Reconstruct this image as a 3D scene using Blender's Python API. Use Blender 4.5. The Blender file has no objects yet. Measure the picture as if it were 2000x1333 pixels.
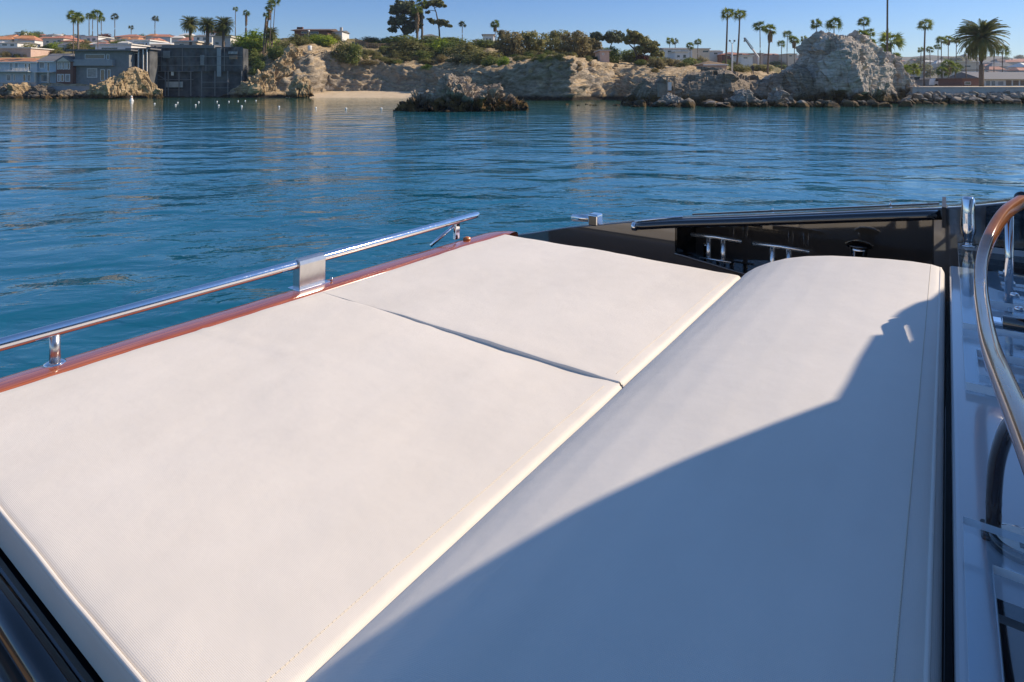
import bpy, bmesh, math, random
import numpy as np
from mathutils import Vector, Matrix

# ------------------------------------------------------------------ camera, sky, sun, exposure
SC = bpy.context.scene
COL = SC.collection
CAM_Z, F, HY = 2.6, 1200.0, 168.0            # camera height above the water, focal length and horizon line in photo pixels
cd = bpy.data.cameras.new('camera'); cam = bpy.data.objects.new('camera', cd); COL.objects.link(cam)
cam.location = (0, 0, CAM_Z); cam.rotation_euler = (math.radians(90), 0, 0)
cd.sensor_width = 36; cd.lens = 36 * F / 2000; cd.shift_y = -(666.5 - HY) / 2000
cd.clip_start = 0.05; cd.clip_end = 20000
SC.camera = cam
SUN_EL, SUN_AZ = math.radians(36), math.radians(76)      # azimuth clockwise from the view direction
SV = Vector((math.sin(SUN_AZ) * math.cos(SUN_EL), math.cos(SUN_AZ) * math.cos(SUN_EL), math.sin(SUN_EL)))
sl = bpy.data.lights.new('sun', 'SUN'); sl.energy = 4.7; sl.angle = math.radians(0.4); sl.color = (1.0, 0.84, 0.66)
so = bpy.data.objects.new('sun', sl); COL.objects.link(so); so.location = (60, 20, 60)
so.rotation_euler = (-SV).to_track_quat('-Z', 'Y').to_euler()
wd = bpy.data.worlds.new('World'); SC.world = wd; wd.use_nodes = True
wn = wd.node_tree
for n in list(wn.nodes): wn.nodes.remove(n)
sky = wn.nodes.new('ShaderNodeTexSky'); sky.sky_type = 'NISHITA'; sky.sun_disc = False
sky.sun_elevation = SUN_EL; sky.sun_rotation = SUN_AZ
sky.altitude = 0; sky.air_density = 1.0; sky.dust_density = 0.0; sky.ozone_density = 4.0
hsv = wn.nodes.new('ShaderNodeHueSaturation'); hsv.inputs['Saturation'].default_value = 1.08
bg = wn.nodes.new('ShaderNodeBackground'); bg.inputs['Strength'].default_value = 0.145
wo = wn.nodes.new('ShaderNodeOutputWorld')
wn.links.new(sky.outputs[0], hsv.inputs['Color']); tc = wn.nodes.new('ShaderNodeTexCoord'); sxyz = wn.nodes.new('ShaderNodeSeparateXYZ'); rmp = wn.nodes.new('ShaderNodeValToRGB'); mul = wn.nodes.new('ShaderNodeMix')
mul.data_type = 'RGBA'; mul.blend_type = 'MULTIPLY'; mul.inputs[0].default_value = 1
for _i, (_p, _c) in enumerate([(0.0, (.52, .56, .66)), (.14, (.42, .52, .70)), (.45, (.85, .86, .93)), (1.0, (1, 1, 1))]):
    if _i > 1: rmp.color_ramp.elements.new(_p)
    rmp.color_ramp.elements[_i].position = _p; rmp.color_ramp.elements[_i].color = (*_c, 1)
wn.links.new(tc.outputs['Generated'], sxyz.inputs[0]); wn.links.new(sxyz.outputs[2], rmp.inputs[0])
wn.links.new(hsv.outputs[0], mul.inputs[6]); wn.links.new(rmp.outputs[0], mul.inputs[7]); wn.links.new(mul.outputs[2], bg.inputs['Color'])
wn.links.new(bg.outputs[0], wo.inputs['Surface'])
vs = SC.view_settings; vs.view_transform = 'Standard'; vs.look = 'None'; vs.gamma = 1; vs.use_curve_mapping = False
vs.exposure = 0.28
SC.render.engine = 'CYCLES'
SC.cycles.max_bounces = 8; SC.cycles.transparent_max_bounces = 8; SC.cycles.transmission_bounces = 8
SC.cycles.caustics_reflective = False; SC.cycles.caustics_refractive = False

# ------------------------------------------------------------------ helpers
def zpx(py, Y): return CAM_Z - (py - HY) / F * Y
def xpx(px, Y): return (px - 1000.0) / F * Y
def W(px, py, Y): return Vector((xpx(px, Y), Y, zpx(py, Y)))

def tag(o, label=None, cat=None, group=None, kind=None):
    if label: o['label'] = label
    if cat: o['category'] = cat
    if group: o['group'] = group
    if kind: o['kind'] = kind
    return o
def empty(name, loc=(0, 0, 0), rz=0):
    o = bpy.data.objects.new(name, None); COL.objects.link(o); o.location = loc; o.rotation_euler = (0, 0, rz)
    o.empty_display_size = 0.2
    return o
def link(name, me, m=None, parent=None, loc=None, smooth=None):
    o = bpy.data.objects.new(name, me); COL.objects.link(o)
    if m is not None:
        if len(me.materials) == 0: me.materials.append(m)
        elif me.materials[0] is not m:
            o.material_slots[0].link = 'OBJECT'; o.material_slots[0].material = m
    if parent is not None: o.parent = parent
    if loc is not None: o.location = loc
    if smooth is not None: me.polygons.foreach_set('use_smooth', [smooth] * len(me.polygons))
    return o
class MB:
    def __init__(s): s.v = []; s.f = []
    def add(s, vs, fs):
        k = len(s.v); s.v += [tuple(p) for p in vs]; s.f += [tuple(i + k for i in f) for f in fs]; return s
    def box(s, a, b):
        (x0, y0, z0), (x1, y1, z1) = a, b
        return s.add([(x0,y0,z0),(x1,y0,z0),(x1,y1,z0),(x0,y1,z0),(x0,y0,z1),(x1,y0,z1),(x1,y1,z1),(x0,y1,z1)],
                     [(3,2,1,0),(4,5,6,7),(0,1,5,4),(1,2,6,5),(2,3,7,6),(3,0,4,7)])
    def tube(s, pts, r, n=10, cap=True, flat=1.0):
        pts = [Vector(p) for p in pts]; R = r if isinstance(r, (list, tuple)) else [r] * len(pts)
        rings = []; up = Vector((0, 0, 1))
        for i, p in enumerate(pts):
            d = (pts[min(i+1, len(pts)-1)] - pts[max(i-1, 0)]).normalized()
            a = d.cross(up)
            if a.length < 1e-3: a = d.cross(Vector((0, 1, 0)))
            a.normalize(); b = a.cross(d).normalized()
            rings.append([p + a * (R[i] * math.cos(2*math.pi*k/n)) + b * (R[i] * flat * math.sin(2*math.pi*k/n)) for k in range(n)])
        vs = [q for rg in rings for q in rg]; fs = []
        for i in range(len(pts) - 1):
            for k in range(n):
                fs.append((i*n+k, i*n+(k+1) % n, (i+1)*n+(k+1) % n, (i+1)*n+k))
        if cap: fs.append(tuple(range(n-1, -1, -1))); fs.append(tuple((len(pts)-1)*n + k for k in range(n)))
        return s.add(vs, fs)
    def lathe(s, c, prof, n=20):
        c = Vector(c); vs = []; fs = []
        for r, z in prof:
            for k in range(n): vs.append(c + Vector((r*math.cos(2*math.pi*k/n), r*math.sin(2*math.pi*k/n), z)))
        for i in range(len(prof)-1):
            for k in range(n): fs.append((i*n+k, i*n+(k+1) % n, (i+1)*n+(k+1) % n, (i+1)*n+k))
        fs.append(tuple(range(n-1, -1, -1))); fs.append(tuple((len(prof)-1)*n+k for k in range(n)))
        return s.add(vs, fs)
    def prism(s, poly, axis, a, b):
        """poly of 2-D points extruded along axis (0 x, 1 y, 2 z) from a to b"""
        def P(p, t):
            q = list(p); q.insert(axis, t); return tuple(q)
        n = len(poly); vs = [P(p, a) for p in poly] + [P(p, b) for p in poly]
        fs = [tuple(range(n-1, -1, -1)), tuple(range(n, 2*n))] + [(i, (i+1) % n, n+(i+1) % n, n+i) for i in range(n)]
        return s.add(vs, fs)
    def mesh(s, name):
        me = bpy.data.meshes.new(name); me.from_pydata(s.v, [], s.f)
        bm = bmesh.new(); bm.from_mesh(me); bmesh.ops.recalc_face_normals(bm, faces=bm.faces); bm.to_mesh(me); bm.free()
        return me
    def build(s, name, m, parent=None, smooth=False, bevel=0, loc=None, seg=2):
        o = link(name, s.mesh(name), m, parent, loc, smooth)
        if bevel:
            b = o.modifiers.new('bevel', 'BEVEL'); b.width = bevel; b.segments = seg; b.limit_method = 'ANGLE'; b.angle_limit = math.radians(40)
        return o
def grid_mesh(name, P, close=False):
    """P: (n,m,3) array"""
    n, m = P.shape[:2]
    idx = np.arange(n*m).reshape(n, m)
    f = np.stack([idx[:-1, :-1], idx[1:, :-1], idx[1:, 1:], idx[:-1, 1:]], -1).reshape(-1, 4)
    me = bpy.data.meshes.new(name); me.from_pydata(P.reshape(-1, 3).tolist(), [], f.tolist()); me.update()
    return me
# ---- vectorised noise
def _h(ix, iy, iz, s):
    with np.errstate(over='ignore'):
        h = (ix.astype(np.uint32)*np.uint32(374761393) + iy.astype(np.uint32)*np.uint32(668265263) + iz.astype(np.uint32)*np.uint32(2147483647) + np.uint32(s*974711+12345))
        h = (h ^ (h >> np.uint32(13))) * np.uint32(1274126177); h = h ^ (h >> np.uint32(16))
        h = h * np.uint32(2246822519); h = h ^ (h >> np.uint32(15))
    return h.astype(np.float64) / 4294967295.0
def vnoise(p, s=0):
    i = np.floor(p).astype(np.int64); f = p - i; u = f*f*f*(f*(f*6-15)+10); r = 0
    for a in (0, 1):
        for b in (0, 1):
            for c in (0, 1):
                w = (u[..., 0] if a else 1-u[..., 0]) * (u[..., 1] if b else 1-u[..., 1]) * (u[..., 2] if c else 1-u[..., 2])
                r = r + w * _h(i[..., 0]+a, i[..., 1]+b, i[..., 2]+c, s)
    return r
def fbm(p, octv=4, s=0, ridged=False, gain=.5):
    r = 0; a = 1; t = 0
    for k in range(octv):
        n = vnoise(p * (2.03**k) + 17.3*k, s+k)
        if ridged: n = 1 - np.abs(2*n-1)
        r = r + a*n; t += a; a *= gain
    return r / t
def cells(p, s=0):
    i = np.floor(p).astype(np.int64); f1 = np.full(p.shape[:-1], 9.0); f2 = f1.copy(); idv = np.zeros(p.shape[:-1])
    for a in (-1, 0, 1):
        for b in (-1, 0, 1):
            for c in (-1, 0, 1):
                cx, cy, cz = i[..., 0]+a, i[..., 1]+b, i[..., 2]+c
                q = np.stack([cx + _h(cx, cy, cz, s), cy + _h(cx, cy, cz, s+1), cz + _h(cx, cy, cz, s+2)], -1)
                d = np.sqrt(((q-p)**2).sum(-1)); nid = _h(cx, cy, cz, s+3)
                near = d < f1
                f2 = np.where(near, f1, np.minimum(f2, d)); idv = np.where(near, nid, idv); f1 = np.where(near, d, f1)
    return f1, f2, idv
def facets(p, s=0):
    """piecewise planar blocks: every cell is a randomly tilted plane"""
    i = np.floor(p).astype(np.int64); f1 = np.full(p.shape[:-1], 9.0); val = np.zeros(p.shape[:-1])
    for a in (-1, 0, 1):
        for b in (-1, 0, 1):
            for c in (-1, 0, 1):
                cx, cy, cz = i[..., 0]+a, i[..., 1]+b, i[..., 2]+c
                q = np.stack([cx + _h(cx, cy, cz, s), cy + _h(cx, cy, cz, s+1), cz + _h(cx, cy, cz, s+2)], -1)
                e = p-q; d = np.sqrt((e**2).sum(-1))
                t = (_h(cx, cy, cz, s+3)-.5)*.8 + e[..., 0]*(_h(cx, cy, cz, s+4)-.5)*2 + e[..., 1]*(_h(cx, cy, cz, s+5)-.5)*2 + e[..., 2]*(_h(cx, cy, cz, s+6)-.5)*2
                near = d < f1; val = np.where(near, t, val); f1 = np.where(near, d, f1)
    return val
def grid_normals(P):
    du = np.gradient(P, axis=0); dv = np.gradient(P, axis=1)
    n = np.cross(dv, du); n /= np.maximum(np.linalg.norm(n, axis=-1, keepdims=True), 1e-9)
    return n
# ---- materials
def mat(name, col=(.5, .5, .5), rough=.5, metal=0, spec=.5, coat=0, **k):
    m = bpy.data.materials.new(name); m.use_nodes = True; b = m.node_tree.nodes['Principled BSDF']
    b.inputs['Base Color'].default_value = (*col, 1); b.inputs['Roughness'].default_value = rough
    b.inputs['Metallic'].default_value = metal; b.inputs['Specular IOR Level'].default_value = spec
    b.inputs['Coat Weight'].default_value = coat; b.inputs['Coat Roughness'].default_value = .03
    return m
def N(m, t, **k):
    n = m.node_tree.nodes.new(t)
    for a, v in k.items():
        if a in n.inputs: n.inputs[a].default_value = v
        else: setattr(n, a, v)
    return n
def L(m, a, b): m.node_tree.links.new(a, b)
def BS(m): return m.node_tree.nodes['Principled BSDF']
def coords(m, kind='Object', scale=(1, 1, 1), rot=(0, 0, 0)):
    t = N(m, 'ShaderNodeTexCoord'); mp = N(m, 'ShaderNodeMapping'); mp.inputs['Scale'].default_value = scale; mp.inputs['Rotation'].default_value = rot
    L(m, t.outputs[kind], mp.inputs['Vector']); return mp.outputs[0]
def world_pos(m, scale=(1, 1, 1)):
    t = N(m, 'ShaderNodeNewGeometry'); mp = N(m, 'ShaderNodeMapping'); mp.inputs['Scale'].default_value = scale
    L(m, t.outputs['Position'], mp.inputs['Vector']); return mp.outputs[0]
def noise(m, vec, scale, detail=4, rough=.55, dist=0):
    n = N(m, 'ShaderNodeTexNoise'); n.inputs['Scale'].default_value = scale; n.inputs['Detail'].default_value = detail
    n.inputs['Roughness'].default_value = rough; n.inputs['Distortion'].default_value = dist; L(m, vec, n.inputs['Vector']); return n
def ramp(m, fac, stops):
    r = N(m, 'ShaderNodeValToRGB'); e = r.color_ramp.elements
    while len(e) < len(stops): e.new(.5)
    for i, (p, c) in enumerate(stops): e[i].position = p; e[i].color = (*c, 1) if len(c) == 3 else c
    L(m, fac, r.inputs[0]); return r.outputs[0]
def mixc(m, fac, a, b, mode='MIX'):
    n = N(m, 'ShaderNodeMix'); n.data_type = 'RGBA'; n.blend_type = mode
    for v, i in ((fac, 0), (a, 6), (b, 7)):
        if isinstance(v, (int, float)): n.inputs[i].default_value = v
        elif isinstance(v, tuple): n.inputs[i].default_value = (*v, 1)
        else: L(m, v, n.inputs[i])
    return n.outputs[2]
def bump(m, h, strength, dist, normal=None):
    b = N(m, 'ShaderNodeBump'); b.inputs['Strength'].default_value = strength; b.inputs['Distance'].default_value = dist
    L(m, h, b.inputs['Height'])
    if normal is not None: L(m, normal, b.inputs['Normal'])
    return b.outputs[0]
def mottled(name, c1, c2, scale=8, rough=.7, bs=0, bd=.01, wp=False, **k):
    m = mat(name, c1, rough, **k); v = world_pos(m) if wp else coords(m)
    n = noise(m, v, scale, 5); L(m, ramp(m, n.outputs[0], [(.3, c1), (.7, c2)]), BS(m).inputs['Base Color'])
    if bs: L(m, bump(m, n.outputs[0], bs, bd), BS(m).inputs['Normal'])
    return m
def rock_mat(name, dark, mid, light, wet=1.0, wetcol=(.028, .022, .016), weed=(.11, .07, .025), bstr=.6):
    m = mat(name, mid, .9, spec=.2); p = world_pos(m)
    n1 = noise(m, p, .35, 6, .62, .6); n2 = noise(m, world_pos(m, (1, 1, 2.6)), 1.6, 6, .65, .4)
    c = ramp(m, n1.outputs[0], [(.30, dark), (.47, mid), (.68, light)])
    c2 = ramp(m, n2.outputs[0], [(.30, dark), (.46, mid), (.62, light)])
    c = mixc(m, .55, c, c2)
    n3 = noise(m, world_pos(m, (.35, .35, 3.2)), 1.1, 4, .6, .8); c = mixc(m, .5, c, ramp(m, n3.outputs[0], [(.40, (.35, .33, .30)), (.5, (.9, .9, .9)), (.6, (1, 1, 1))]), 'MULTIPLY')
    if wet > 0:
        sx = N(m, 'ShaderNodeSeparateXYZ'); L(m, p, sx.inputs[0])
        nz = noise(m, p, .9, 4); ma = N(m, 'ShaderNodeMath', operation='MULTIPLY_ADD')
        L(m, nz.outputs[0], ma.inputs[0]); ma.inputs[1].default_value = -1.6*wet; L(m, sx.outputs[2], ma.inputs[2])
        f = N(m, 'ShaderNodeMapRange'); f.inputs[1].default_value = -.15*wet; f.inputs[2].default_value = .45*wet; L(m, ma.outputs[0], f.inputs[0])
        wc = ramp(m, nz.outputs[0], [(.40, wetcol), (.62, weed)])
        c = mixc(m, f.outputs[0], wc, c)
    L(m, c, BS(m).inputs['Base Color'])
    L(m, bump(m, n2.outputs[0], bstr, .5), BS(m).inputs['Normal'])
    return m
def leaf_mat(name, c1, c2, c3, scale=.6):
    m = mat(name, c1, .6, spec=.25); p = world_pos(m); n = noise(m, p, scale, 4, .6)
    oi = N(m, 'ShaderNodeObjectInfo'); ad = N(m, 'ShaderNodeMath', operation='MULTIPLY_ADD')
    L(m, oi.outputs['Random'], ad.inputs[0]); ad.inputs[1].default_value = .16; L(m, n.outputs[0], ad.inputs[2])
    L(m, ramp(m, ad.outputs[0], [(.40, c1), (.56, c2), (.74, c3)]), BS(m).inputs['Base Color'])
    b = BS(m); b.inputs['Transmission Weight'].default_value = 0
    tr = N(m, 'ShaderNodeBsdfTranslucent'); mx = N(m, 'ShaderNodeMixShader'); mx.inputs[0].default_value = .42
    L(m, b.inputs['Base Color'].links[0].from_socket, tr.inputs['Color'])
    L(m, b.outputs[0], mx.inputs[1]); L(m, tr.outputs[0], mx.inputs[2])
    L(m, mx.outputs[0], m.node_tree.nodes['Material Output'].inputs['Surface'])
    return m

M = {}
M['white_paint'] = mottled('white_paint', (.68, .66, .62), (.78, .76, .72), 1.5, .6)
M['cream'] = mottled('cream_stucco', (.55, .47, .37), (.66, .57, .46), 1.2, .8)
M['pink'] = mottled('pink_stucco', (.50, .34, .26), (.60, .44, .35), 1.2, .8)
M['grey_stucco'] = mottled('grey_stucco', (.26, .27, .28), (.34, .35, .35), 1.2, .8)
M['blue_grey'] = mottled('blue_grey_siding', (.38, .45, .48), (.48, .54, .57), 1.2, .7)
M['dark_grey'] = mottled('dark_grey_siding', (.17, .18, .18), (.24, .245, .24), 1.5, .7)
M['orange_tile'] = mottled('orange_tile', (.42, .17, .07), (.58, .27, .12), 5, .8)
M['red_tile'] = mottled('red_tile', (.34, .13, .08), (.48, .22, .14), 5, .8)
M['shingle'] = mottled('grey_shingle', (.13, .13, .135), (.20, .20, .20), 6, .85)
M['brown_roof'] = mottled('brown_roof', (.09, .06, .045), (.15, .10, .075), 6, .85)
M['flat_roof'] = mottled('pale_roof', (.60, .57, .50), (.75, .72, .65), 2, .7)
M['glass'] = mat('window_glass', (.02, .03, .035), .06, spec=.8)
M['curtained'] = mottled('curtained_glass', (.10, .13, .15), (.25, .29, .31), 2, .15)
M['black'] = mat('black_void', (.008, .008, .009), .6)
M['netting'] = mottled('debris_netting', (.018, .022, .026), (.13, .135, .135), .42, .8, wp=True)
M['steel'] = mat('scaffold_steel', (.22, .22, .22), .5, metal=.6)
M['timber'] = mottled('weathered_timber', (.20, .13, .08), (.32, .22, .14), 4, .8)
M['brick'] = mottled('brown_brick', (.13, .06, .045), (.20, .10, .07), 6, .85)
M['concrete'] = mottled('pale_concrete', (.38, .36, .33), (.48, .46, .43), 1.5, .85, wp=True)
M['old_concrete'] = mottled('stained_concrete', (.20, .165, .125), (.30, .25, .19), 2, .9, wp=True)
M['trunk'] = mottled('palm_trunk', (.10, .075, .055), (.18, .14, .10), 6, .9)
M['bark'] = mottled('tree_bark', (.07, .055, .045), (.15, .12, .095), 5, .9)
M['skirt'] = mottled('dead_fronds', (.16, .10, .05), (.28, .19, .10), 4, .9)
M['fan_leaf'] = leaf_mat('fan_palm_leaf', (.05, .09, .016), (.125, .175, .034), (.27, .30, .065), 1.5)
M['fan_leaf_dull'] = leaf_mat('dull_palm_leaf', (.045, .07, .026), (.095, .115, .045), (.16, .175, .07))
M['date_leaf'] = leaf_mat('date_palm_leaf', (.07, .095, .026), (.15, .175, .046), (.29, .27, .09), .8)
M['bright_leaf'] = leaf_mat('bright_green_leaf', (.088, .165, .015), (.214, .310, .029), (.408, .465, .049))
M['green_leaf'] = leaf_mat('mid_green_leaf', (.065, .11, .022), (.15, .195, .042), (.26, .28, .07), .8)
M['olive_leaf'] = leaf_mat('olive_leaf', (.11, .115, .034), (.215, .21, .066), (.34, .31, .115), 1.0)
M['brown_leaf'] = leaf_mat('dry_brown_leaf', (.14, .12, .05), (.26, .215, .09), (.38, .32, .15), 1.2)
M['dark_leaf'] = leaf_mat('dark_tree_leaf', (.055, .078, .04), (.12, .145, .075), (.21, .225, .115), 1.2)
M['red_leaf'] = leaf_mat('red_leaf', (.10, .03, .025), (.18, .06, .045), (.24, .10, .07))
M['straw_leaf'] = leaf_mat('straw_leaf', (.16, .13, .04), (.26, .21, .07), (.36, .29, .11))
M['dry_white'] = mat('bleached_twig', (.45, .40, .33), .9)
M['tan_rock'] = rock_mat('tan_rock', (.17, .115, .06), (.40, .29, .16), (.56, .44, .28), .9)
M['grey_rock'] = rock_mat('grey_rock', (.20, .165, .125), (.48, .41, .325), (.66, .585, .48), 1.9)
M['headland_rock'] = rock_mat('headland_rock', (.09, .07, .05), (.23, .185, .135), (.40, .33, .24), 1.3)
M['islet_rock'] = rock_mat('islet_rock', (.15, .115, .08), (.35, .275, .195), (.54, .45, .335), 1.5, (.022, .017, .012), (.16, .095, .03))
M['boulder_rock'] = rock_mat('boulder_rock', (.13, .115, .10), (.27, .245, .21), (.46, .42, .36), .6)
M['shore_brown'] = rock_mat('shore_brown_rock', (.09, .06, .035), (.24, .165, .095), (.42, .32, .21), .5)
M['dark_rock'] = rock_mat('dark_rock', (.05, .045, .04), (.13, .11, .09), (.30, .26, .20), .7)

# ------------------------------------------------------------------ water
def make_water():
    m = mat('sea_water', (.004, .03, .05), .03, spec=.5); b = BS(m); b.inputs['IOR'].default_value = 1.333
    p = world_pos(m); sx = N(m, 'ShaderNodeSeparateXYZ'); L(m, p, sx.inputs[0])
    mr = N(m, 'ShaderNodeMapRange'); mr.inputs[1].default_value = 10; mr.inputs[2].default_value = 108
    nz = noise(m, p, .03, 2); ma = N(m, 'ShaderNodeMath', operation='MULTIPLY_ADD'); L(m, nz.outputs[0], ma.inputs[0]); ma.inputs[1].default_value = 30
    L(m, sx.outputs[1], ma.inputs[2]); L(m, ma.outputs[0], mr.inputs[0])
    L(m, ramp(m, mr.outputs[0], [(0, (.004, .084, .130)), (.30, (.006, .124, .222)), (.60, (.012, .130, .190)), (.85, (.026, .118, .112)), (1, (.036, .112, .072))]), b.inputs['Base Color'])
    def vec(sc, rot):
        t = N(m, 'ShaderNodeNewGeometry'); mp = N(m, 'ShaderNodeMapping'); mp.inputs['Scale'].default_value = sc; mp.inputs['Rotation'].default_value = (0, 0, math.radians(rot))
        L(m, t.outputs['Position'], mp.inputs['Vector']); return mp.outputs[0]
    a = noise(m, vec((.6, 1, 1), -14), .5, 2, .45, .5)
    c = noise(m, vec((.7, 1, 1), -22), 2.1, 3, .5, .8)
    d = noise(m, vec((.75, 1, 1), -6), 5.5, 2, .5, .4)
    pt = noise(m, vec((.5, 1, 1), -10), .11, 3, .5)
    pm = N(m, 'ShaderNodeMapRange'); pm.inputs[1].default_value = .38; pm.inputs[2].default_value = .62; pm.inputs[3].default_value = .25; pm.inputs[4].default_value = 1.15; L(m, pt.outputs[0], pm.inputs[0])
    calm = N(m, 'ShaderNodeMapRange'); calm.inputs[1].default_value = 14; calm.inputs[2].default_value = 75; calm.inputs[3].default_value = 1; calm.inputs[4].default_value = .30; L(m, sx.outputs[1], calm.inputs[0])
    pc = N(m, 'ShaderNodeMath', operation='MULTIPLY'); L(m, pm.outputs[0], pc.inputs[0]); L(m, calm.outputs[0], pc.inputs[1])
    def mulh(n, k=None):
        q = N(m, 'ShaderNodeMath', operation='MULTIPLY'); L(m, n.outputs[0], q.inputs[0]); L(m, (k or pc).outputs[0], q.inputs[1]); return q.outputs[0]
    nrm = bump(m, mulh(a, calm), 1, .24)
    nrm = bump(m, mulh(c), 1, .062, nrm)
    nrm = bump(m, mulh(d), 1, .013, nrm)
    L(m, nrm, b.inputs['Normal'])
    mb = MB().add([(-2500, -250, 0), (2500, -250, 0), (2500, 1650, 0), (-2500, 1650, 0)], [(0, 1, 2, 3)])
    tag(mb.build('water', m), kind='structure')
make_water()

# ------------------------------------------------------------------ terrain
# each key column: eight (depth, height) points: under water, foot, cliff top, terrace, slope, upper slope, ridge, back
KEYS = {
 -320: [(126,-1.2),(128,1.5),(130,3.2),(146,3.6),(166,10),(220,16.5),(300,25),(420,22)],
 250:  [(126,-1.2),(128,1.2),(130,2.6),(146,3.6),(166,10),(220,16.5),(300,25),(420,22)],
 0:    [(126,-1.2),(128,1.5),(130,3.2),(146,3.6),(166,10),(220,16.5),(300,25),(420,22)],
 300:  [(133,-1.2),(138.5,.2),(142,.8),(150,3.2),(168,10.5),(220,16.5),(300,25),(420,22)],
 440:  [(133,-1.2),(138.5,0.3),(142,.9),(151,4.7),(168,12),(220,18),(280,24),(420,22)],
 480:  [(132,-1.0),(135,1.2),(139,4.8),(148,7.4),(160,11.2),(175,15),(200,17.5),(420,19)],
 520:  [(132,-1.0),(136,1.4),(140,6.0),(148,8.8),(158,12.4),(172,15.2),(195,17.6),(420,19)],
 560:  [(133,-1.0),(137,1.2),(142,8.2),(148,10.6),(158,13.2),(170,15.6),(190,17.3),(420,19)],
 605:  [(136,-.8),(140,.6),(144,10.4),(150,11.4),(160,13.6),(172,15.8),(190,17.2),(420,19)],
 640:  [(142,-.8),(149,.9),(153,11.4),(159,12.6),(168,14.2),(178,16),(192,17.2),(420,18)],
 700:  [(144,-.8),(151,.9),(155,9.4),(161,10.6),(170,12.8),(180,15.2),(194,17.4),(420,18)],
 760:  [(144,-.8),(151,.9),(156,8.0),(163,9.6),(172,12.4),(182,15),(196,17.4),(420,18)],
 850:  [(136,-.8),(146,.7),(151,6.4),(160,8.2),(170,10.6),(182,13.6),(197,16.8),(420,17)],
 920:  [(124,-.8),(128,.5),(131,5.6),(142,7.6),(156,9.8),(172,13.4),(190,16.2),(420,16)],
 960:  [(119,-1.0),(121,.6),(122.5,5.2),(132,6.8),(148,9.2),(168,13),(188,15.6),(420,16)],
 1000: [(115,-1.0),(116.5,.6),(117.5,6.1),(124,7.2),(142,9.2),(164,12.4),(186,14.6),(420,16)],
 1080: [(108.6,-1.0),(109.6,.6),(110.4,7.5),(120,8.4),(138,9.4),(160,11.2),(184,13),(420,15)],
 1112: [(106.5,-1.0),(107.6,.6),(109.5,7.3),(119,8.2),(138,9),(160,10.4),(184,12),(420,15)],
 1145: [(111.5,-1.0),(114,.9),(120,6.6),(127,7.6),(140,8.6),(160,10),(184,11.5),(420,15)],
 1200: [(114,-.8),(117,1.2),(123,4.6),(129,6.6),(140,8),(160,9.6),(184,11),(420,15)],
 1240: [(102,-.8),(106,1.2),(114,3.8),(124,6.0),(138,7.4),(158,9),(184,10.6),(420,15)],
 1300: [(88,-1),(91,1.0),(100,3.6),(112,5.2),(122,6.2),(146,7.4),(200,10),(420,17)],
 1400: [(86,-1),(89,1.0),(97,3.6),(108,4.9),(120,5.9),(146,6.9),(200,9.5),(420,19)],
 1500: [(86,-1),(89,1.0),(96,3.0),(106,4.1),(120,4.8),(146,5.4),(200,8),(420,19)],
 1600: [(87,-1),(89,1.0),(94,2.3),(104,2.8),(120,3.0),(150,3.2),(210,4.5),(420,14)],
 1760: [(90.5,-1),(92,.6),(93.2,2.30),(104,2.46),(130,2.5),(170,2.55),(240,2.9),(420,8)],
 2050: [(90.5,-1),(92,.6),(93.2,2.30),(104,2.46),(130,2.5),(170,2.55),(240,2.9),(420,6)],
 2400: [(90.5,-1),(92,.6),(93.2,2.30),(104,2.46),(130,2.5),(170,2.55),(240,2.9),(420,6)],
}
KPX = np.array(sorted(KEYS)); KARR = np.array([KEYS[k] for k in KPX], float)      # (k,8,2)
def column(px):
    return np.stack([[np.interp(px, KPX, KARR[:, i, c]) for c in (0, 1)] for i in range(8)])
def ground(px, Y):
    c = column(px); return float(np.interp(Y, c[:, 0], c[:, 1]))
def on_ground(px, py):
    """nearest point of the hillside that projects at (px, py)"""
    c = column(px); Ys = np.linspace(c[1, 0], c[7, 0], 900); zs = np.interp(Ys, c[:, 0], c[:, 1])
    y = HY - (zs - CAM_Z) / Ys * F; k = np.where(y <= py)[0]
    i = k[0] if len(k) else int(np.argmin(y)); return float(Ys[i]), float(zs[i])

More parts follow.
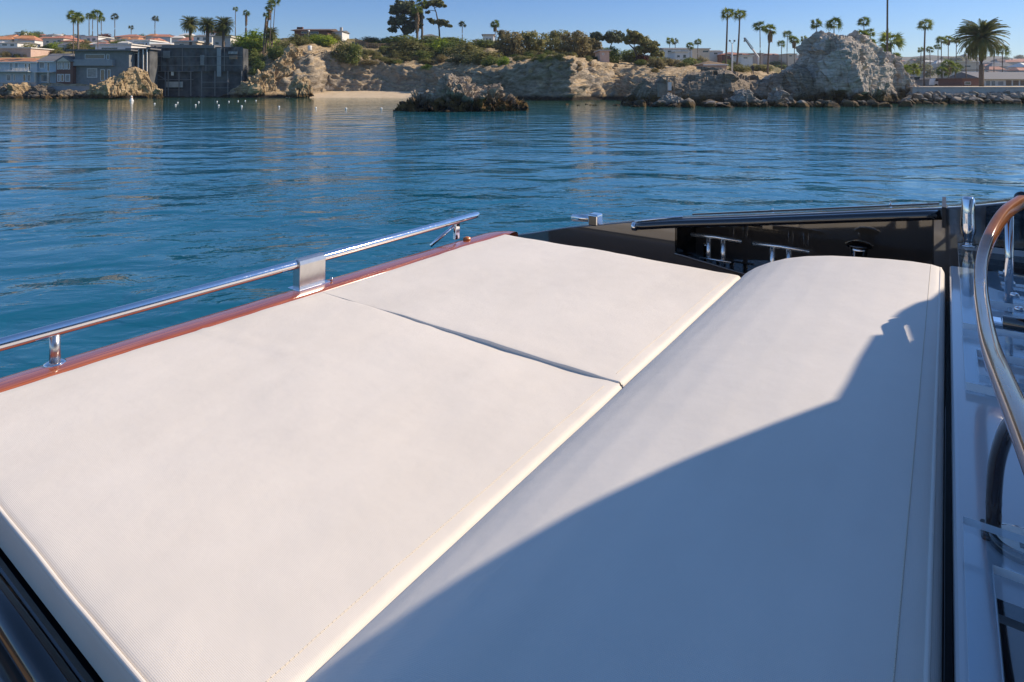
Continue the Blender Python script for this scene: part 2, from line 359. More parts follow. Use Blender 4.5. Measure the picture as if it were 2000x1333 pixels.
def make_hillside():
    pxs = np.arange(-320, 2400, 4.0); rows = [4, 34, 16, 16, 14, 12, 8]
    T = np.concatenate([[i + j/r for j in range(r)] for i, r in enumerate(rows)] + [[7.0]])
    cols = np.stack([[np.interp(pxs, KPX, KARR[:, i, c]) for c in (0, 1)] for i in range(8)])   # (8,2,n)
    Yc = np.stack([np.interp(T, range(8), cols[:, 0, j]) for j in range(len(pxs))])
    Zc = np.stack([np.interp(T, range(8), cols[:, 1, j]) for j in range(len(pxs))])
    X = (pxs[:, None]-1000)/F*Yc
    P = np.stack([X, Yc, Zc], -1)
    n = grid_normals(P)
    amp = np.interp(T, [0, .6, 1, 1.6, 2, 2.4, 3, 4, 7], [.1, .5, 1.2, 1.5, 1.2, .8, .55, .5, .8])[None, :]
    flat = np.interp(pxs, [-320, 430, 480, 1560, 1620, 2400], [.3, .35, 1, 1, .12, .05])[:, None]
    f1, f2, cid = cells(P*np.array([.28, .28, .42]), 5)
    d = (fbm(P*.16, 5, 1, True)-.55)*2.4 + (fbm(P*.6, 4, 9)-.5)*1.3 + (cid-.5)*.8 + np.minimum(f2-f1, .25)*1.6 - .3
    d = d*.62 + facets(P*np.array([.25, .25, .3]), 61)*.7 + facets(P*np.array([.9, .9, 1.2]), 67)*.32
    P = P + n * (d*amp*flat)[..., None]
    P[..., 0] += ((vnoise(P*.2, 30)-.5)*1.0*flat)
    me = grid_mesh('hillside', P)
    m = mat('hillside_ground', (.3, .25, .17), .95, spec=.1); p = world_pos(m)
    n1 = noise(m, p, .12, 5, .6, .5); n2 = noise(m, world_pos(m, (1, 1, 2.4)), .9, 6, .65, .6); n3 = noise(m, p, 3.0, 4, .6)
    rock = mixc(m, .5, ramp(m, n1.outputs[0], [(.32, (.15, .12, .09)), (.5, (.30, .255, .195)), (.66, (.40, .34, .26))]),
                ramp(m, n2.outputs[0], [(.32, (.12, .095, .07)), (.47, (.30, .25, .185)), (.62, (.46, .40, .31))]))
    soil = ramp(m, n2.outputs[0], [(.34, (.21, .15, .08)), (.5, (.42, .31, .18)), (.64, (.55, .44, .28))])
    scrub = ramp(m, n3.outputs[0], [(.34, (.08, .08, .035)), (.50, (.20, .17, .075)), (.66, (.36, .28, .15))])
    sx = N(m, 'ShaderNodeSeparateXYZ'); L(m, p, sx.inputs[0])
    g = N(m, 'ShaderNodeNewGeometry'); sn = N(m, 'ShaderNodeSeparateXYZ'); L(m, g.outputs['Normal'], sn.inputs[0])
    mr = N(m, 'ShaderNodeMapRange'); mr.inputs[1].default_value = .45; mr.inputs[2].default_value = .8; L(m, sn.outputs[2], mr.inputs[0])
    c = mixc(m, mr.outputs[0], rock, soil)
    my = N(m, 'ShaderNodeMapRange'); my.inputs[1].default_value = 168; my.inputs[2].default_value = 196
    ad = N(m, 'ShaderNodeMath', operation='MULTIPLY_ADD'); L(m, n1.outputs[0], ad.inputs[0]); ad.inputs[1].default_value = 30; L(m, sx.outputs[1], ad.inputs[2])
    L(m, ad.outputs[0], my.inputs[0]); c = mixc(m, my.outputs[0], c, scrub)
    # wet, weedy band at the tide line
    ma = N(m, 'ShaderNodeMath', operation='MULTIPLY_ADD'); L(m, n2.outputs[0], ma.inputs[0]); ma.inputs[1].default_value = -1.2; L(m, sx.outputs[2], ma.inputs[2])
    mw = N(m, 'ShaderNodeMapRange'); mw.inputs[1].default_value = -.1; mw.inputs[2].default_value = .35; L(m, ma.outputs[0], mw.inputs[0])
    c = mixc(m, mw.outputs[0], (.03, .025, .018), c)
    L(m, c, BS(m).inputs['Base Color']); L(m, bump(m, n2.outputs[0], .7, .6), BS(m).inputs['Normal'])
    tag(link('hillside', me, m, smooth=True), kind='structure')
make_hillside()

M['sand'] = mottled('beach_sand', (.50, .39, .25), (.60, .48, .32), .8, .95, .3, .1, wp=True)
def make_beach():
    P = []
    for px in np.arange(535, 960, 6.0):
        Yf = np.interp(px, [535, 570, 640, 760, 860, 900, 960], [137, 134.5, 134, 134, 134, 133, 131])
        row = []
        for t in np.linspace(0, 1, 12):
            Y = Yf + t*22; z = -.12 + 1.75*t**.75 + .12*(vnoise(np.array([[px*.05, t*5, 0]]))[0]-.5)
            row.append((xpx(px, Y), Y, z))
        P.append(row)
    tag(link('beach', grid_mesh('beach', np.array(P)), M['sand'], smooth=True), kind='structure')
make_beach()
def make_promenade():
    P = []
    for px in np.arange(1770, 2420, 10.0):
        P.append([(xpx(px, Y), Y, 2.36 + (.16 if Y > 100 else .10*(Y-91.5)/8) + .05*(vnoise(np.array([[px*.03, Y*.1, 3]]))[0]-.5)) for Y in (91.45, 93, 96, 100, 110, 125, 145, 180, 240)])
    tag(link('upper_beach', grid_mesh('upper_beach', np.array(P)), M['sand'], smooth=True), kind='structure')
make_promenade()
def make_far_hills():
    pxs = np.arange(900, 2600, 6.0); Ys = np.array([330, 420, 560, 700, 850, 1000, 1200, 1500])
    top = np.interp(pxs, [900, 1200, 1300, 1450, 1600, 1700, 1780, 1850, 1900, 2000, 2100, 2600], [112, 112, 108, 106, 104, 106, 112, 110, 113, 112, 106, 108])
    P = np.zeros((len(pxs), len(Ys), 3))
    for j, Y in enumerate(Ys):
        t = j/(len(Ys)-1); py = 160 + (top-160)*(t**.8)
        P[:, j, 0] = (pxs-1000)/F*Y; P[:, j, 1] = Y; P[:, j, 2] = CAM_Z-(py-HY)/F*Y
    q = P*np.array([.012, .012, 0]); P[..., 2] += (fbm(q, 3, 4)-.5)*np.linspace(2, 14, len(Ys))[None, :]
    m = mottled('far_scrub', (.05, .055, .03), (.16, .13, .08), .03, .95, wp=True)
    tag(link('far_hills', grid_mesh('far_hills', P), m, smooth=True), kind='structure')
make_far_hills()

# ------------------------------------------------------------------ rocks
def loaf(name, sil, Yf, thick, amp, m, label, cat='rock', seed=0, cr=.35, step=2.0, group=None, base=-.7, pw=.62, na=46, turn=None, fine=1.0):
    """rock with the skyline sil [(px, py)], its foot at depth Yf in front, rounded over its thickness and broken up by 3-D noise"""
    sx = [a for a, b in sil]; sy = [b for a, b in sil]
    pxs = np.arange(sx[0], sx[-1]+.01, step); yt = np.interp(pxs, sx, sy)
    s = (pxs-sx[0])/(sx[-1]-sx[0]); wd_ = np.clip(np.sin(np.pi*np.clip(s, 0, 1)), 0, 1)**.45
    wd_ = .12+.88*wd_
    Yc = Yf+thick/2 + (np.interp(s, *turn) if turn else 0*s); zt = CAM_Z-(yt-HY)/F*Yc
    a = np.linspace(0.02, .98, na)*np.pi
    Y = Yc[:, None] - np.cos(a)[None, :]*thick/2*wd_[:, None]
    Z = base+(np.maximum(zt, base+.1)-base)[:, None]*(np.sin(a)[None, :]**pw)
    X = np.broadcast_to(((pxs-1000)/F*Yc)[:, None], Y.shape)
    P = np.stack([X, Y, Z], -1); n = grid_normals(P)
    q = P + (np.stack([vnoise(P*cr*1.5, seed+41), vnoise(P*cr*1.5, seed+42), vnoise(P*cr*1.5, seed+43)], -1)-.5)*.5/cr
    sc = np.array([1, 1, .75])
    d = facets(q*cr*sc, seed)*1.5 + facets(q*cr*2.3*sc, seed+11)*.75*fine + facets(P*cr*5.2, seed+23)*.36*fine**2 + (fbm(P*cr*.8, 4, seed, True)-.6)*1.1 + (fbm(P*cr*6, 3, seed+3)-.5)*.25
    P = P + n*(d*amp)[..., None]
    o = link(name, grid_mesh(name, P), m, smooth=False); tag(o, label, cat, group)
    return o
loaf('rock_islet', [(770,219),(785,208),(800,201),(813,190),(828,186),(845,189),(857,178),(864,158),(875,151),(886,157),(894,164),(905,151),(913,158),(921,169),(936,178),(946,171),(955,175),(965,170),(976,176),(987,190),(1000,198),(1016,206),(1034,214)],
     61.5, 7, .56, M['islet_rock'], 'jagged rock islet standing alone in the water in front of the cove', seed=3, cr=.8, step=1.1, na=64)
loaf('sea_stack', [(1468,206),(1484,178),(1500,160),(1520,150),(1542,138),(1558,122),(1574,97),(1600,73),(1616,66),(1630,64),(1650,69),(1668,76),(1685,88),(1700,100),(1714,118),(1726,136),(1738,156),(1752,178),(1766,206)],
     81.5, 12, .75, M['grey_rock'], 'largest pale grey rock, tall and dome shaped, rising over the right shore', seed=11, cr=.30, step=1.4, na=84, pw=.75, fine=.85, turn=([0, .25, .5, 1], [3, 2, 0, 11]))
loaf('sea_stack', [(1702,200),(1710,140),(1716,112),(1726,103),(1738,101),(1748,112),(1756,130),(1760,148),(1774,160),(1785,172),(1796,190),(1800,203)],
     92, 8, .5, M['grey_rock'], 'narrower grey rock shoulder leaning against the right flank of the big rock', seed=12, cr=.4, step=1.4)
loaf('headland_rock', [(1220,206),(1232,190),(1246,172),(1262,157),(1284,151),(1322,151),(1342,147),(1364,142),(1384,134),(1405,131),(1424,142),(1448,152),(1480,152),(1506,149),(1530,141),(1556,132),(1580,150),(1600,200)],
     80, 9, .55, M['headland_rock'], 'long low brown grey headland rock between the sandy cove and the big pale rock', seed=21, cr=.30, step=1.5, na=56, fine=.62, turn=([0, .1, .5, .62, .8, 1], [3, 0, 0, 4, 1, 3]))
loaf('shore_rock', [(1400,211),(1418,200),(1432,188),(1446,177),(1458,180),(1470,190),(1484,200),(1500,208)], 75.5, 3.5, .3, M['boulder_rock'], 'pointed pale rock at the waterline in front of the low headland', seed=31, cr=.7, step=1.2)
loaf('shore_rock', [(1496,208),(1504,192),(1512,178),(1522,174),(1532,180),(1542,192),(1552,205)], 77.5, 3, .3, M['boulder_rock'], 'rounded pale rock at the waterline beside the foot of the big rock', seed=32, cr=.7, step=1.2)
loaf('shore_rock', [(1282,208),(1294,194),(1308,186),(1322,188),(1334,198),(1346,208)], 75.5, 3, .3, M['boulder_rock'], 'brown rock at the waterline under the brown timber posts', seed=33, cr=.7, step=1.2)
loaf('shore_rock', [(172,195),(180,178),(192,166),(212,158),(226,153),(240,157),(247,143),(262,140),(280,138),(289,143),(291,165),(293,194)], 123.5, 7, .6, M['tan_rock'], 'pale tan block of rock at the waterline left of the dark netted house', seed=41, cr=.4, step=1.1, pw=.6, turn=([0, .55, 1], [0, 0, 6]))
loaf('shore_rock', [(298,193),(303,180),(309,173),(315,176),(317,190)], 123, 2, .25, M['tan_rock'], 'small tan rock standing in the water at the left corner of the netted house', seed=42, cr=.7, step=1)
loaf('cliff_rock', [(462,192),(474,172),(486,158),(500,147),(516,139),(530,130),(545,119),(560,107),(574,99),(590,96),(602,99),(607,112),(606,140),(602,168),(596,190)], 132.5, 9, .85, M['tan_rock'], 'tan broken cliff rock climbing from the water beside the netted house', seed=43, cr=.34, step=1.2, na=64, turn=([0, .4, 1], [0, 1, 9]))
loaf('cliff_rock', [(566,188),(572,164),(580,152),(594,150),(604,160),(608,176),(610,189)], 133.5, 4, .5, M['tan_rock'], 'low tan rock at the left end of the sandy beach', seed=44, cr=.5, step=1.3)
loaf('beach_rock', [(582,189),(586,183),(592,180),(598,182),(603,189)], 134.2, 1.6, .1, M['dark_rock'], 'small dark rounded rock on the sand at the left end of the beach', seed=45, cr=.9, step=.8)
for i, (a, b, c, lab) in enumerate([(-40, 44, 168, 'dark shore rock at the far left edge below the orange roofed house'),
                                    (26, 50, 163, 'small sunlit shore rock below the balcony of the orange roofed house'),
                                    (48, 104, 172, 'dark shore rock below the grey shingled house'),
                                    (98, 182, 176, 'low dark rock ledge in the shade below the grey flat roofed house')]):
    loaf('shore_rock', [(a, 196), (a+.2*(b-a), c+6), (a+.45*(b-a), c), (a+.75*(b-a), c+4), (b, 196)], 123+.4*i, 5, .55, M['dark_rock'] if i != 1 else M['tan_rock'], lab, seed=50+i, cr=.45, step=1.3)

def boulder_mesh(seed):
    bm = bmesh.new(); bmesh.ops.create_icosphere(bm, subdivisions=3, radius=.5)
    P = np.array([v.co[:] for v in bm.verts]); n = P/np.linalg.norm(P, axis=1, keepdims=True)
    f1, f2, cid = cells(P*2.2+seed*9.1, seed)
    r = .5*(1+.5*(cid-.5)+.5*(fbm(P*2+seed, 3, seed)-.5)); P = n*r[:, None]
    rng = random.Random(seed)
    for k in range(9):          # chop flat faces
        d = np.array([rng.gauss(0, 1) for _ in range(3)]); d /= np.linalg.norm(d); h = rng.uniform(.26, .42)
        over = np.maximum(P@d-h, 0); P -= over[:, None]*d*.9
    for v, q in zip(bm.verts, P): v.co = q
    me = bpy.data.meshes.new('boulder'); bm.to_mesh(me); bm.free(); return me
BM = [boulder_mesh(s) for s in range(1, 7)]
def boulder(pos, size, label, group, m, rng, name='boulder'):
    o = link(name, rng.choice(BM), m); o.location = pos
    o.scale = (size*rng.uniform(.9, 1.35), size*rng.uniform(.8, 1.2), size*rng.uniform(.6, .9))
    o.rotation_euler = (rng.uniform(-.4, .4), rng.uniform(-.4, .4), rng.uniform(0, 6.28)); tag(o, label, 'boulder', group)
rng = random.Random(5)
BM[0].materials.append(M['boulder_rock'])
for b in BM[1:]: b.materials.append(M['boulder_rock'])
for row, (Y, z, sz) in enumerate([(87.4, .0, 1.25), (88.8, .5, 1.2), (90.1, 1.0, 1.15), (90.9, 1.35, .9)]):
    x = xpx(1765 + row*5, Y)
    while x < xpx(2075, Y):
        boulder((x, Y+rng.uniform(-.4, .4), z+rng.uniform(-.15, .15)), sz*rng.uniform(.75, 1.35), 'grey boulder in the breakwater pile under the pale sea wall', 'boulders of the breakwater', M['boulder_rock'], rng)
        x += sz*rng.uniform(.8, 1.25)
for k in range(84):
    px = rng.uniform(1222, 1775); Y = rng.uniform(74, 79.5); s = rng.uniform(.5, 2.0)
    boulder((xpx(px, Y), Y, rng.uniform(-.1, .35)), s, 'wet brown boulder on the waterline along the foot of the low headland', 'boulders at the foot of the headland', M[rng.choice(['dark_rock', 'boulder_rock', 'shore_brown'])], rng)
for k in range(26):
    px = rng.uniform(-40, 185); Y = rng.uniform(121, 126); s = rng.uniform(.6, 1.7)
    boulder((xpx(px, Y), Y, rng.uniform(-.1, .5)), s, 'dark boulder on the waterline below the left houses', 'boulders below the left houses', M['dark_rock'] if rng.random() < .7 else M['tan_rock'], rng)
for k in range(9):
    px = rng.uniform(1100, 1215); Y = rng.uniform(80, 86)
    boulder((xpx(px, Y), Y, -.05), rng.uniform(.3, .7), 'small dark rock just breaking the surface between islet and headland', 'rocks awash', M['dark_rock'], rng, 'awash_rock')
for k in range(22):
    px = rng.uniform(1010, 1240); py = rng.uniform(112, 150); Y, z = on_ground(px, py)
    boulder((xpx(px, Y), Y, z+.1), rng.uniform(.6, 1.8), 'pale broken boulder lying on the terraced slope above the cove', 'boulders on the terraced slope', M['tan_rock'], rng)

# ------------------------------------------------------------------ foliage
def leaf_cloud(blobs, n, size, seed, up=.7, aspect=1.0):
    """leaf tufts over the outer shells of blobs [(x,y,z,rx,ry,rz)]"""
    rg = np.random.default_rng(seed); B = np.array(blobs, float)
    w = B[:, 3]*B[:, 5]; w /= w.sum(); k = rg.choice(len(B), n, p=w)
    d = rg.normal(size=(n, 3)); d /= np.linalg.norm(d, axis=1, keepdims=True)
    rad = (.35+.85*rg.random(n)**.6)[:, None]
    c = B[k, :3] + d*B[k, 3:]*rad
    nn = d + rg.normal(size=(n, 3))*.55 + np.array([0, 0, up]); nn /= np.linalg.norm(nn, axis=1, keepdims=True)
    t = np.cross(nn, rg.normal(size=(n, 3))); t /= np.linalg.norm(t, axis=1, keepdims=True); b = np.cross(nn, t)
    s = size*rg.uniform(.55, 1.4, n)[:, None]
    V = np.stack([c - t*s*aspect, c - b*s*.6 + nn*s*.1, c + t*s*aspect, c + b*s*.6 + nn*s*.1], 1).reshape(-1, 3)
    me = bpy.data.meshes.new('foliage'); f = np.arange(4*n).reshape(n, 4)
    me.from_pydata(V.tolist(), [], f.tolist()); return me
def bush_mesh(seed, n=2600, size=.035):
    rg = random.Random(seed); bl = [(0, 0, .38, .34, .34, .36)]
    for i in range(17):
        a = rg.uniform(0, 6.28); r = rg.uniform(.05, .36); z = rg.uniform(.1, .75)*(1-.6*(r/.4)**2); q = rg.uniform(.10, .2)
        bl.append((r*math.cos(a), r*math.sin(a), max(z, .1), q, q, q*rg.uniform(.9, 1.3)))
    return leaf_cloud(bl, n, size, seed)
BUSH = [bush_mesh(s) for s in range(6)]
SPIKY = [bush_mesh(s+20, 1500, .06) for s in range(2)]
def bush(px, py, w, h, m, label, group=None, Y=None, sink=.12, name='bush', me=None, cat='bush'):
    if Y is None: Y, z = on_ground(px, py)
    else: z = zpx(py, Y)
    me = me or BUSH[int(abs(px*7+py)) % 6]
    o = link(name, me, M[m]); o.location = (xpx(px, Y), Y, z-sink*h/F*Y)
    ww = w/F*Y*1.18; o.scale = (ww, ww*.9, h/F*Y*1.12*(1+sink)); o.rotation_euler = (0, 0, (px*1.7) % 6.28); tag(o, label, cat, group); return o
for b in BUSH + SPIKY: b.materials.append(M['green_leaf'])
G_ = 'bushes over the hillside'
BUSHES = [
 # left cliff
 (500,104,88,46,'bright_leaf','large rounded bright green tree crown above the right end of the netted house'),
 (470,100,40,30,'green_leaf','darker green lower bush under the left side of the bright green crown'),
 (498,128,42,34,'green_leaf','mid green bush under the bright green crown'), (505,142,34,28,'green_leaf','dark bush at the top of the tan broken cliff rock'),
 (545,115,46,30,'green_leaf','green bush on the cliff top left of the tan pinnacle'), (560,100,44,24,'olive_leaf','olive bush behind the tan cliff pinnacle'),
 (580,88,54,22,'olive_leaf','olive shrub below the low brown roofed house'), (630,88,60,20,'bright_leaf','yellow green shrub below the right end of the low brown roofed house'),
 (665,121,42,46,'olive_leaf','large olive bush overhanging the grey cliff on its left side'), (690,123,38,42,'green_leaf','large olive green bush overhanging the grey cliff on its right side'),
 (610,80,50,16,'green_leaf','low green hedge in front of the brown roofed house'), (650,80,40,14,'olive_leaf','olive hedge right of the brown roofed house'),
 # centre hillside
 (720,84,44,14,'brown_leaf','dry brown shrub above the zigzag fence'), (755,86,30,14,'olive_leaf','small olive shrub right of the zigzag fence'),
 (752,100,24,12,'green_leaf','small green shrub below the zigzag fence'), (770,95,34,14,'brown_leaf','low dry shrub on the bare soil'),
 (785,92,80,26,'green_leaf','green shrub under the big dark tree'), (805,106,86,28,'olive_leaf','olive shrub on the slope under the big dark tree'),
 (835,95,80,28,'green_leaf','green shrub below the small hillside house'), (775,112,44,14,'olive_leaf','low olive shrub near the cliff edge, lower middle of the slope'),
 (820,116,52,20,'green_leaf','dark green shrub on the middle of the slope'), (860,104,70,28,'bright_leaf','bright green shrub below the thin pine'),
 (885,104,60,24,'green_leaf','mid green shrub right of the thin pine'), (862,120,26,14,'straw_leaf','straw coloured dry shrub on the bare soil'),
 (908,116,84,34,'olive_leaf','pale olive shrub on the right part of the slope'), (938,124,80,30,'olive_leaf','broad olive shrub above the cove cliff'),
 (900,124,56,18,'dark_leaf','dark shrub in shade above the cove cliff'), (960,128,46,20,'green_leaf','green shrub near the cliff edge'),
 (985,127,30,18,'bright_leaf','bright yellow green shrub nearest the cliff edge'), (835,136,30,10,'bright_leaf','low bright green plant on the ledge above the beach'),
 (720,128,36,10,'brown_leaf','low dry plant on the cliff edge above the beach'), (770,122,30,9,'brown_leaf','small dry plant on the cliff edge above the beach'),
 (885,90,80,20,'green_leaf','green shrub on the skyline by the small palm'), (938,94,66,20,'green_leaf','low green shrub in front of the white hilltop house'),
 # right of centre
 (1235,122,60,30,'green_leaf','dark green bush under the leaning pine'), (1280,134,40,22,'brown_leaf','dry brown bush right of the red leaved bush'),
 (1195,122,52,36,'green_leaf','tall green bush left of the leaning pine'), (1310,130,44,18,'brown_leaf','brown bush below the flat white house'),
 (1345,128,40,18,'green_leaf','green bush in front of the flat white house'), (1278,141,18,9,'straw_leaf','yellow plant on the slope edge'),
 (1370,126,30,18,'brown_leaf','brown bush left of the straw roof'), (1390,117,30,14,'bright_leaf','bright green bush beside the straw roof'),
 (1440,140,50,14,'olive_leaf','olive bush at the foot of the two tallest palms'), (1480,140,60,16,'olive_leaf','olive bush behind the walking person'),
 (1530,132,60,16,'green_leaf','green bush left of the big pale rock'), (1460,120,60,14,'olive_leaf','far olive hedge behind the two tallest palms'),
 (1300,118,70,12,'olive_leaf','far hedge behind the leaning pine'), (1560,120,50,12,'olive_leaf','far hedge left of the big pale rock'),
 # left town
 (55,90,40,32,'green_leaf','leafy green tree clump above the orange roofed house'), (58,108,36,24,'olive_leaf','yellow green tree between the orange roof and the pale houses'),
 (72,76,34,18,'green_leaf','green tree clump on the left skyline'), (20,74,40,10,'green_leaf','low green trees on the far left skyline'),
 (30,94,30,14,'olive_leaf','olive tree on the hill at far left'), (112,98,34,18,'bright_leaf','bright green tree above the grey shingled house'),
 (148,100,50,20,'olive_leaf','yellow green tree behind the long palm trunk'), (170,96,40,20,'olive_leaf','yellow green tree above the grey flat roofed house'),
 (238,88,30,12,'green_leaf','green tree behind the white flat roof'), (275,78,24,12,'green_leaf','small round tree on the left hilltop'),
 (368,80,24,12,'olive_leaf','olive tree at the foot of the left date palm'), (310,78,50,8,'olive_leaf','low scrub on the left skyline'),
 (120,72,60,7,'brown_leaf','brown scrub on the far left skyline'), (205,72,30,14,'red_leaf','reddish tree below the group of fan palms'),
]
for (px, py, w, h, m, lab) in BUSHES: bush(px, py, w, h, m, lab, G_)
bush(1255, 126, 34, 24, 'red_leaf', 'red leaved bush under the leaning pine', G_)
rng = random.Random(77)
for k in range(85):
    px = rng.uniform(690, 1180); py = rng.uniform(84, 126) if px < 1000 else rng.uniform(106, 122)
    bush(px, py, rng.uniform(12, 36), rng.uniform(6, 13), rng.choice(['olive_leaf', 'brown_leaf', 'olive_leaf', 'green_leaf']), 'small low scrub plant among the larger hillside bushes', 'scrub plants on the hillside', name='scrub_plant', cat='plant')
for k in range(150):
    px = rng.uniform(-30, 470); py = rng.uniform(70, 112)
    bush(px, py, rng.uniform(12, 26), rng.uniform(7, 13), rng.choice(['olive_leaf', 'green_leaf', 'green_leaf', 'brown_leaf']), 'garden tree among the houses of the left hill', 'garden trees of the left hill', name='garden_tree', cat='tree')
for k in range(95):
    px = rng.uniform(1240, 1565); py = rng.uniform(100, 134)
    bush(px, py, rng.uniform(14, 34), rng.uniform(6, 12), rng.choice(['olive_leaf', 'green_leaf', 'brown_leaf']), 'garden shrub among the houses behind the headland', 'garden shrubs behind the headland', name='garden_shrub', cat='bush')
for k in range(26):
    px = rng.uniform(1770, 2060); Y = rng.uniform(230, 330)
    o = bush(px, HY-1, rng.uniform(14, 26), rng.uniform(8, 16), rng.choice(['olive_leaf', 'green_leaf']), 'garden tree between the buildings behind the upper beach', 'garden trees behind the upper beach', Y=Y, name='garden_tree', cat='tree')
# bleached driftwood shrub on the beach
mb = MB(); rg = random.Random(3); c = W(640, 177, 147)
for k in range(16):
    a = rg.uniform(.15, 2.99); l = rg.uniform(.8, 1.7)
    e = c + Vector((math.cos(a)*l*1.1, rg.uniform(-.5, .5), math.sin(a)*l)); mid = c.lerp(e, .5)+Vector((0, 0, .2))
    mb.tube([c, mid, e], [.10, .07, .03], 5)
tag(mb.build('driftwood', M['dry_white']), 'bleached white driftwood branches standing on the beach sand', 'driftwood')

def tree(px, py, Y, blobs, trunks, m, label, leaf=.28, n=3500, name='tree', depth=.8, seed=1, cat='tree', up=.7):
    """blobs [(px,py,rpx[,squash])], trunks [[(px,py,rpx)...]] in photo pixels at depth Y; crown depth is drawn at random"""
    base = W(px, py, Y); t = empty(name, base); tag(t, label, cat); rg = random.Random(seed); B = []
    k = Y/F
    for b in blobs:
        q = W(b[0], b[1], Y)-base; r = b[2]*k; sq = b[3] if len(b) > 3 else .8
        B.append((q.x, rg.uniform(-1, 1)*depth*r*1.2, q.z, r, r*1.1, r*sq))
        for j in range(9):
            a = rg.uniform(0, 6.28); e = rg.uniform(-.7, 1.1); rr = r*rg.uniform(.22, .45)
            B.append((q.x+math.cos(a)*r*rg.uniform(.7, 1.15), B[-1 - j][1]+math.sin(a)*r*.9, q.z+e*r*sq*.7, rr, rr, rr*.8))
    mb = MB()
    for tr in trunks:
        mb.tube([W(a, b, Y)-base for a, b, r in tr], [r*k for a, b, r in tr], 7)
    mb.build('trunk', M['bark'], t, True)
    link('crown', leaf_cloud(B, n, leaf, seed, up), M[m], t)
    return t
tree(792, 72, 185, [(790,15,14),(775,22,11),(805,22,13),(770,42,10),(785,40,12),(805,45,14),(768,58,7),(798,58,10),(815,30,10),(816,52,7),(780,8,8),(800,8,8)],
     [[(791,80,3),(790,66,2.6),(782,55,1.6),(772,44,1)], [(790,67,2.2),(800,55,1.6),(806,44,1)], [(790,64,2),(791,40,1.2),(790,18,.8)]], 'dark_leaf', 'big dark leafy tree with forked trunk on the hilltop', .55, 3600, seed=3, name='leafy_tree')
tree(858, 84, 185, [(840,8,10,.4),(852,4,11,.4),(862,12,8,.4),(830,14,7,.4),(848,42,9,.35),(838,38,5,.35),(862,46,9,.35),(874,50,6,.35),(868,42,6,.35),(834,24,4,.5)],
     [[(859,86,1.8),(858,60,1.6),(855,40,1.4),(852,25,1.1),(847,12,.8)], [(856,45,.9),(846,42,.6)], [(857,54,.9),(870,48,.5)], [(851,22,.8),(836,20,.4)], [(849,16,.7),(862,10,.4)]], 'olive_leaf', 'tall thin pine with sparse flat tiers right of the dark hilltop tree', .45, 1900, seed=4, name='pine_tree')
tree(1246, 128, 140, [(1238,70,13,.55),(1252,78,16,.5),(1225,76,9,.5),(1266,88,13,.5),(1276,98,10,.5),(1258,96,14,.5),(1234,66,8,.5),(1282,88,5,.5),(1285,106,10,.5),(1226,84,6,.4)],
     [[(1243,132,2.2),(1243,108,2),(1238,96,1.6),(1228,86,1)], [(1243,106,1.6),(1254,92,1.1),(1262,82,.7)], [(1244,112,1.3),(1262,104,.8),(1276,98,.5)], [(1238,96,1.1),(1240,80,.7)]], 'olive_leaf', 'leaning pine with open flat crown right of the two round trees', .4, 2600, seed=5, name='pine_tree')
tree(1168, 110, 165, [(1166,72,11),(1160,78,7),(1176,74,6)], [[(1170,112,1.4),(1168,90,1.1),(1166,76,.8)]], 'dark_leaf', 'left of two round topped trees near the leaning pine', .4, 900, seed=6, name='round_tree')
tree(1198, 110, 165, [(1198,72,15),(1190,76,9),(1208,76,9)], [[(1190,112,1.4),(1192,92,1.1),(1198,78,.8)]], 'dark_leaf', 'right and wider of two round topped trees near the leaning pine', .4, 1300, seed=7, name='round_tree')
# spreading scrubby coral trees over the cove
for i, (x, bl, m, lab) in enumerate([
  (1000, [(985,70,14),(1000,78,18),(980,90,14),(1010,96,18),(990,104,14)], 'brown_leaf', 'leftmost spreading scrubby tree of the grove over the cove'),
  (1035, [(1025,76,16),(1045,82,18),(1030,96,18),(1050,104,16)], 'olive_leaf', 'spreading scrubby tree second from the left in the grove over the cove'),
  (1085, [(1080,74,16),(1095,70,14),(1075,90,18),(1100,92,18),(1085,106,16)], 'olive_leaf', 'tallest spreading scrubby tree in the middle of the grove over the cove'),
  (1125, [(1115,74,15),(1132,76,15),(1120,92,18),(1140,94,15),(1128,106,15)], 'brown_leaf', 'brownish spreading tree right of the middle of the grove over the cove'),
  (1158, [(1150,86,13),(1164,94,14),(1155,104,15),(1172,106,10)], 'brown_leaf', 'rightmost and lowest brownish tree of the grove over the cove'),
  (1015, [(1010,112,16,.6),(1035,114,16,.6)], 'green_leaf', 'low green undergrowth tree at the front left of the grove'),
  (1070, [(1060,112,15,.6),(1085,113,15,.6),(1110,112,14,.6)], 'brown_leaf', 'low dry undergrowth tree at the front right of the grove')]):
    Y = 148 + (i % 3)*4
    tree(x, 122, Y, bl, [[(x, 128, 1.5), (x+2, 112, 1.2), (bl[0][0], bl[0][1], .6)], [(x+1, 118, 1), (bl[-1][0], bl[-1][1], .5)], [(x+1, 114, 1), (bl[1][0], bl[1][1], .5)]], m, lab, .34, 2600, seed=20+i, name='scrub_tree', depth=1.2)

